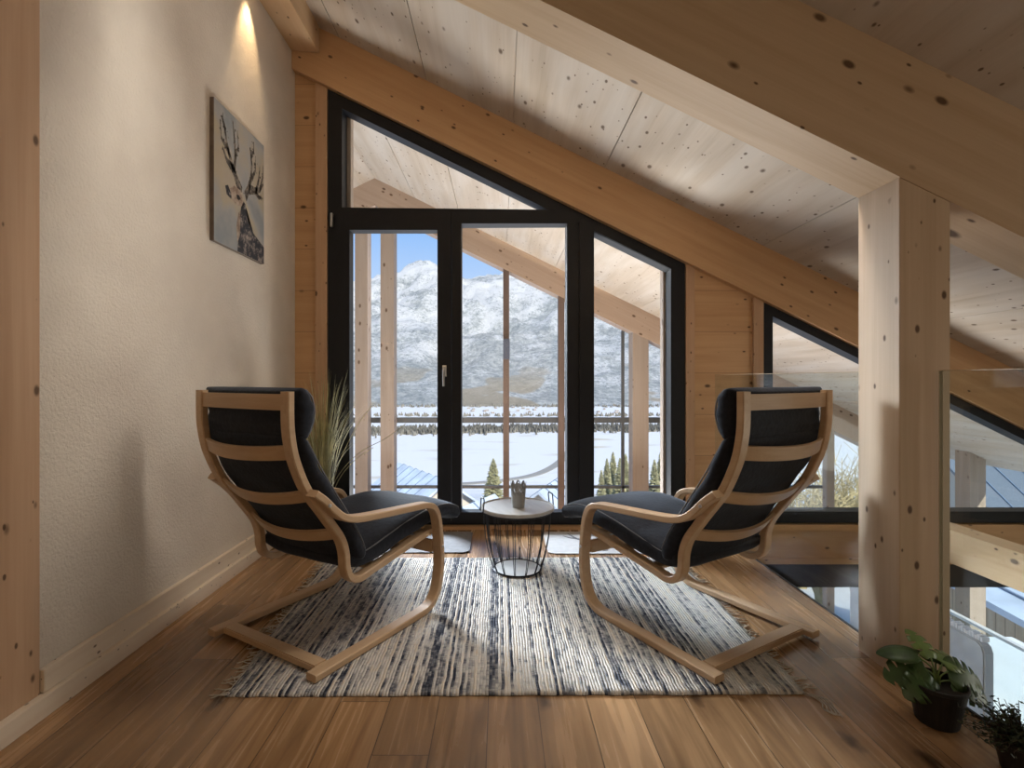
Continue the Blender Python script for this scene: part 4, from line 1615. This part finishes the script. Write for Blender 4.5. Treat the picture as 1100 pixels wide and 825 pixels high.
def house(name, loc, rz, L, Wd, eave, ridge, label, cat, group=None, wall_m=house_w, roof_mat=None, seams=0, overhang=.4):
    """ridge along local X; heights above loc.z"""
    r = root(name, loc, rz, label, cat, group)
    bm = bmesh.new()
    for poly in ([(-Wd / 2, 0), (Wd / 2, 0), (Wd / 2, eave), (0, ridge), (-Wd / 2, eave)],):
        a = [bm.verts.new((-L / 2, y, z)) for y, z in poly]
        b = [bm.verts.new((L / 2, y, z)) for y, z in poly]
        bm.faces.new(a)
        bm.faces.new(b[::-1])
        for i in range(5):
            j = (i + 1) % 5
            bm.faces.new((a[i], b[i], b[j], a[j]))
    mesh_obj('wall', bm, wall_m, r)
    bm = bmesh.new()
    k = (ridge - eave) / (Wd / 2)
    for s in (-1, 1):
        y1, z1 = s * (Wd / 2 + overhang), eave - k * overhang
        th = .06 * max(1, Wd / 8)
        q = [(-L / 2 - overhang, 0, ridge), (L / 2 + overhang, 0, ridge), (L / 2 + overhang, y1, z1), (-L / 2 - overhang, y1, z1)]
        lo = [bm.verts.new((x, y, z + .01)) for x, y, z in q]
        hi = [bm.verts.new((x, y, z + .01 + th * 2)) for x, y, z in q]
        bm.faces.new(lo[::-1])
        bm.faces.new(hi)
        for i in range(4):
            j = (i + 1) % 4
            bm.faces.new((lo[i], lo[j], hi[j], hi[i]))
    rf = mesh_obj('roof', bm, roof_mat or snow, r)
    if seams:
        bm = bmesh.new()
        for s in (-1, 1):
            y1, z1 = s * (Wd / 2 + overhang), eave - k * overhang
            th = .06 * max(1, Wd / 8) * 2
            n_ = int((L + 2 * overhang) / seams)
            for i in range(1, n_):
                x = -L / 2 - overhang + i * seams
                tube(bm, [(x, 0, ridge + .03 + th), (x, y1, z1 + .03 + th)], .03, 4)
        mesh_obj('roof_seam', bm, plain('dark_roof_seam', (.18, .24, .33), .5, noise=.1), rf)
    return r


blue_snow = plain('thin_snow_on_metal', (.50, .58, .70), .7, noise=.22, nscale=1.2)
# neighbours below the terrace (ridge ends located from the photograph, then built at that distance)
def by_ridge(name, p0, p1, zr_, width, drop, label, **kw):
    a, b = Vector(p0), Vector(p1)
    m = (a + b) / 2
    d = b - a
    zb_ = zr_ - drop - 3.2
    return house(name, (m.x, m.y, zb_), math.atan2(d.y, d.x), d.length - .8, width, 3.2, zr_ - zb_, label, 'house', **kw)


by_ridge('chalet', (-5.6, 28.2), (-2.4, 23.2), -3.65, 5.5, 1.9, 'blue-white snow-dusted roof below the left door glass', roof_mat=blue_snow, seams=.8)
by_ridge('chalet', (-1.7, 16.6), (-.2, 19.4), -3.4, 2.6, 1.0, 'low snowy roof behind the side table, left of the pot', roof_mat=blue_snow, seams=.8)
by_ridge('chalet', (1.5, 20.0), (3.1, 24.0), -3.45, 3.6, 1.4, 'blue-white roof seen just right of the crown-rimmed pot', roof_mat=blue_snow, seams=.8)
by_ridge('chalet', (20.5, 24.0), (33.0, 21.5), -2.6, 9, 2.4, 'grey standing-seam roof beyond the eaves post', roof_mat=plain('slate_grey_metal', (.17, .20, .24), .5, noise=.15), seams=.9)
house('garden_shed', (12.6, 11.0, -7.0), math.radians(6), 7.4, 3.6, 3.95, 4.2, 'board-clad shed with a snowy roof beyond the terrace balustrade', 'shed', wall_m=shed_w, roof_mat=blue_snow, seams=.7)
fn = root('board_fence', (6.6, 7.7, -4.4), math.radians(62), 'pale board fence behind the eaves post on the right', 'fence')
for k in range(14):
    bm = bmesh.new()
    box(bm, k * .13 - .9, k * .13 - .9 + .118, 0, .025, 0, 2.15)
    mesh_obj('board', bm, shed_w, fn)
for zz in (.5, 1.6):
    bm = bmesh.new()
    box(bm, -.9, .92, .025, .06, zz, zz + .1)
    mesh_obj('cross_rail', bm, shed_w, fn)

# village across the valley
vr = []
for k in range(46):
    while True:
        x, y = random.gauss(60, 330), random.uniform(1440, 1790)
        if all((x - q[0]) ** 2 + (y - q[1]) ** 2 > 900 for q in vr):
            break
    vr.append((x, y))
    rz_ = random.uniform(0, PI)
    if k == 0:
        h0 = house('village_house', (x, y, -100), rz_, 10, 7, 3.6, 5.6, 'tiny snow-roofed house in the village across the valley', 'house', 'village houses across the valley', overhang=.6, wall_m=plain('brown_chalet_wall', (.30, .25, .20), .9, noise=.1), roof_mat=plain('thinly_snowed_roof', (.46, .44, .43), .9, noise=.1))
    else:
        c = copy_tree(h0)
        c.location = (x, y, -100)
        c.rotation_euler = (0, 0, rz_)

# conifers
con_m = plain('pale_conifer_green', (.33, .32, .19), .95, noise=.55, nscale=2.5)
trunk_m = plain('conifer_bark', (.10, .07, .05), .95, noise=.3, nscale=5)


def conifer(loc, h, rad, label, group, seedv):
    rnd = random.Random(seedv)
    r = root('conifer', loc, 0, label, 'tree', group)
    bm = bmesh.new()
    tube(bm, [(0, 0, 0), (0, 0, h * .97)], [h * .02, h * .003], 7)
    mesh_obj('trunk', bm, trunk_m, r)
    bm = bmesh.new()
    n_ = 950
    for k in range(n_):
        t = rnd.random() ** .8
        z = h * (.04 + .95 * t)
        R_ = rad * (1 - t) ** .7 * rnd.uniform(.55, 1.08) + .05
        a = rnd.uniform(0, 2 * PI)
        d = Vector((math.cos(a), math.sin(a), 0))
        s = Vector((-d.y, d.x, 0))
        w = R_ * .16 + h * .008
        p0 = Vector((0, 0, z)) + d * R_ * .15
        p1 = Vector((0, 0, z - R_ * .22)) + d * R_ * .7
        p2 = Vector((0, 0, z - R_ * .15)) + d * R_
        up = Vector((0, 0, w * .6))
        v0, v1, v2, v3, v4 = [bm.verts.new(q) for q in (p0, p1 + s * w, p1 - s * w, p2, p1 + up)]
        bm.faces.new((v0, v1, v4))
        bm.faces.new((v0, v4, v2))
        bm.faces.new((v1, v3, v4))
        bm.faces.new((v2, v4, v3))
        bm.faces.new((v0, v2, v1))
        bm.faces.new((v1, v2, v3))
    mesh_obj('foliage', bm, con_m, r)
    return r


x_, z_ = px(530, 530, 58)
conifer((x_, 58, terr(x_, 58) - .2), 4.9, 1.45, 'lone pale conifer on the slope behind the side table', None, 5)
c0 = None
for k, (xx, Y, hh) in enumerate(((646, 53, 3.6), (652, 57, 4.8), (658.5, 62, 5.7), (666, 54, 4.9), (672, 59, 5.4), (703, 51, 5.0), (710, 56, 6.0), (716.5, 61, 6.2), (730, 54, 5.4))):
    X = (xx - CX) * Y / F
    zz = terr(X, Y) - .3
    if k == 0:
        c0 = conifer((X, Y, zz), 5.0, .95, 'pale conifer of the clump behind the right door glass', 'conifer clump behind the right door glass', 9)
    c = c0 if k == 0 else copy_tree(c0)
    c.location = (X, Y, zz)
    c.rotation_euler = (0, 0, k * 1.3)
    c.scale = (hh / 5.0,) * 3

# bare shrubs beyond the side window
twig_m = plain('straw_twigs', (.50, .40, .22), .95, noise=.35, nscale=3)


def bare_shrub(loc, h, spread, n_, label, group, seedv):
    rnd = random.Random(seedv)
    bm = bmesh.new()
    for k in range(n_):
        a = rnd.uniform(0, 2 * PI)
        d = Vector((math.cos(a) * spread, math.sin(a) * spread, 0))
        L = rnd.uniform(.55, 1)
        P = [Vector((0, 0, 0)) + d * .08, d * .3 * L + Vector((0, 0, h * .4 * L)), d * .7 * L + Vector((rnd.uniform(-.2, .2), rnd.uniform(-.2, .2), h * .75 * L)), d * L * rnd.uniform(.6, 1.1) + Vector((rnd.uniform(-.3, .3), rnd.uniform(-.3, .3), h * L))]
        tube(bm, P, [.035, .028, .02, .008], 4)
        for q in range(6):
            t = rnd.uniform(.35, 1)
            b0 = P[1].lerp(P[3], t)
            b1 = b0 + Vector((rnd.uniform(-.7, .7), rnd.uniform(-.7, .7), rnd.uniform(.0, .7)))
            tube(bm, [b0, b1], [.014, .006], 3)
    o = mesh_obj('bare_shrub', bm, twig_m)
    o.location = loc
    return tag(o, label, 'shrub', group)


s0 = bare_shrub((0, 0, 0), 4.5, 1.0, 75, 'straw-coloured bare shrub beyond the window between chair and post', 'bare shrubs beyond the side window', 3)
for k, (xx, Y, hh) in enumerate(((836, 14.6, 4.0), (862, 23, 5.6), (884, 15.8, 4.4), (906, 24, 6.2), (922, 18.5, 5.0))):
    c = s0 if k == 0 else link(s0.copy())
    X = (xx - CX) * Y / F
    c.location = (X, Y, terr(X, Y) - .2)
    c.rotation_euler = (0, 0, k * 1.1)
    c.scale = (hh / 4.5,) * 3
x_ = (445 - CX) * 34 / F
bare_shrub((x_, 34, terr(x_, 34) - .2), 3.9, 1.8, 40, 'brown bare shrub behind the blue-white roof left of the door handle', None, 8)
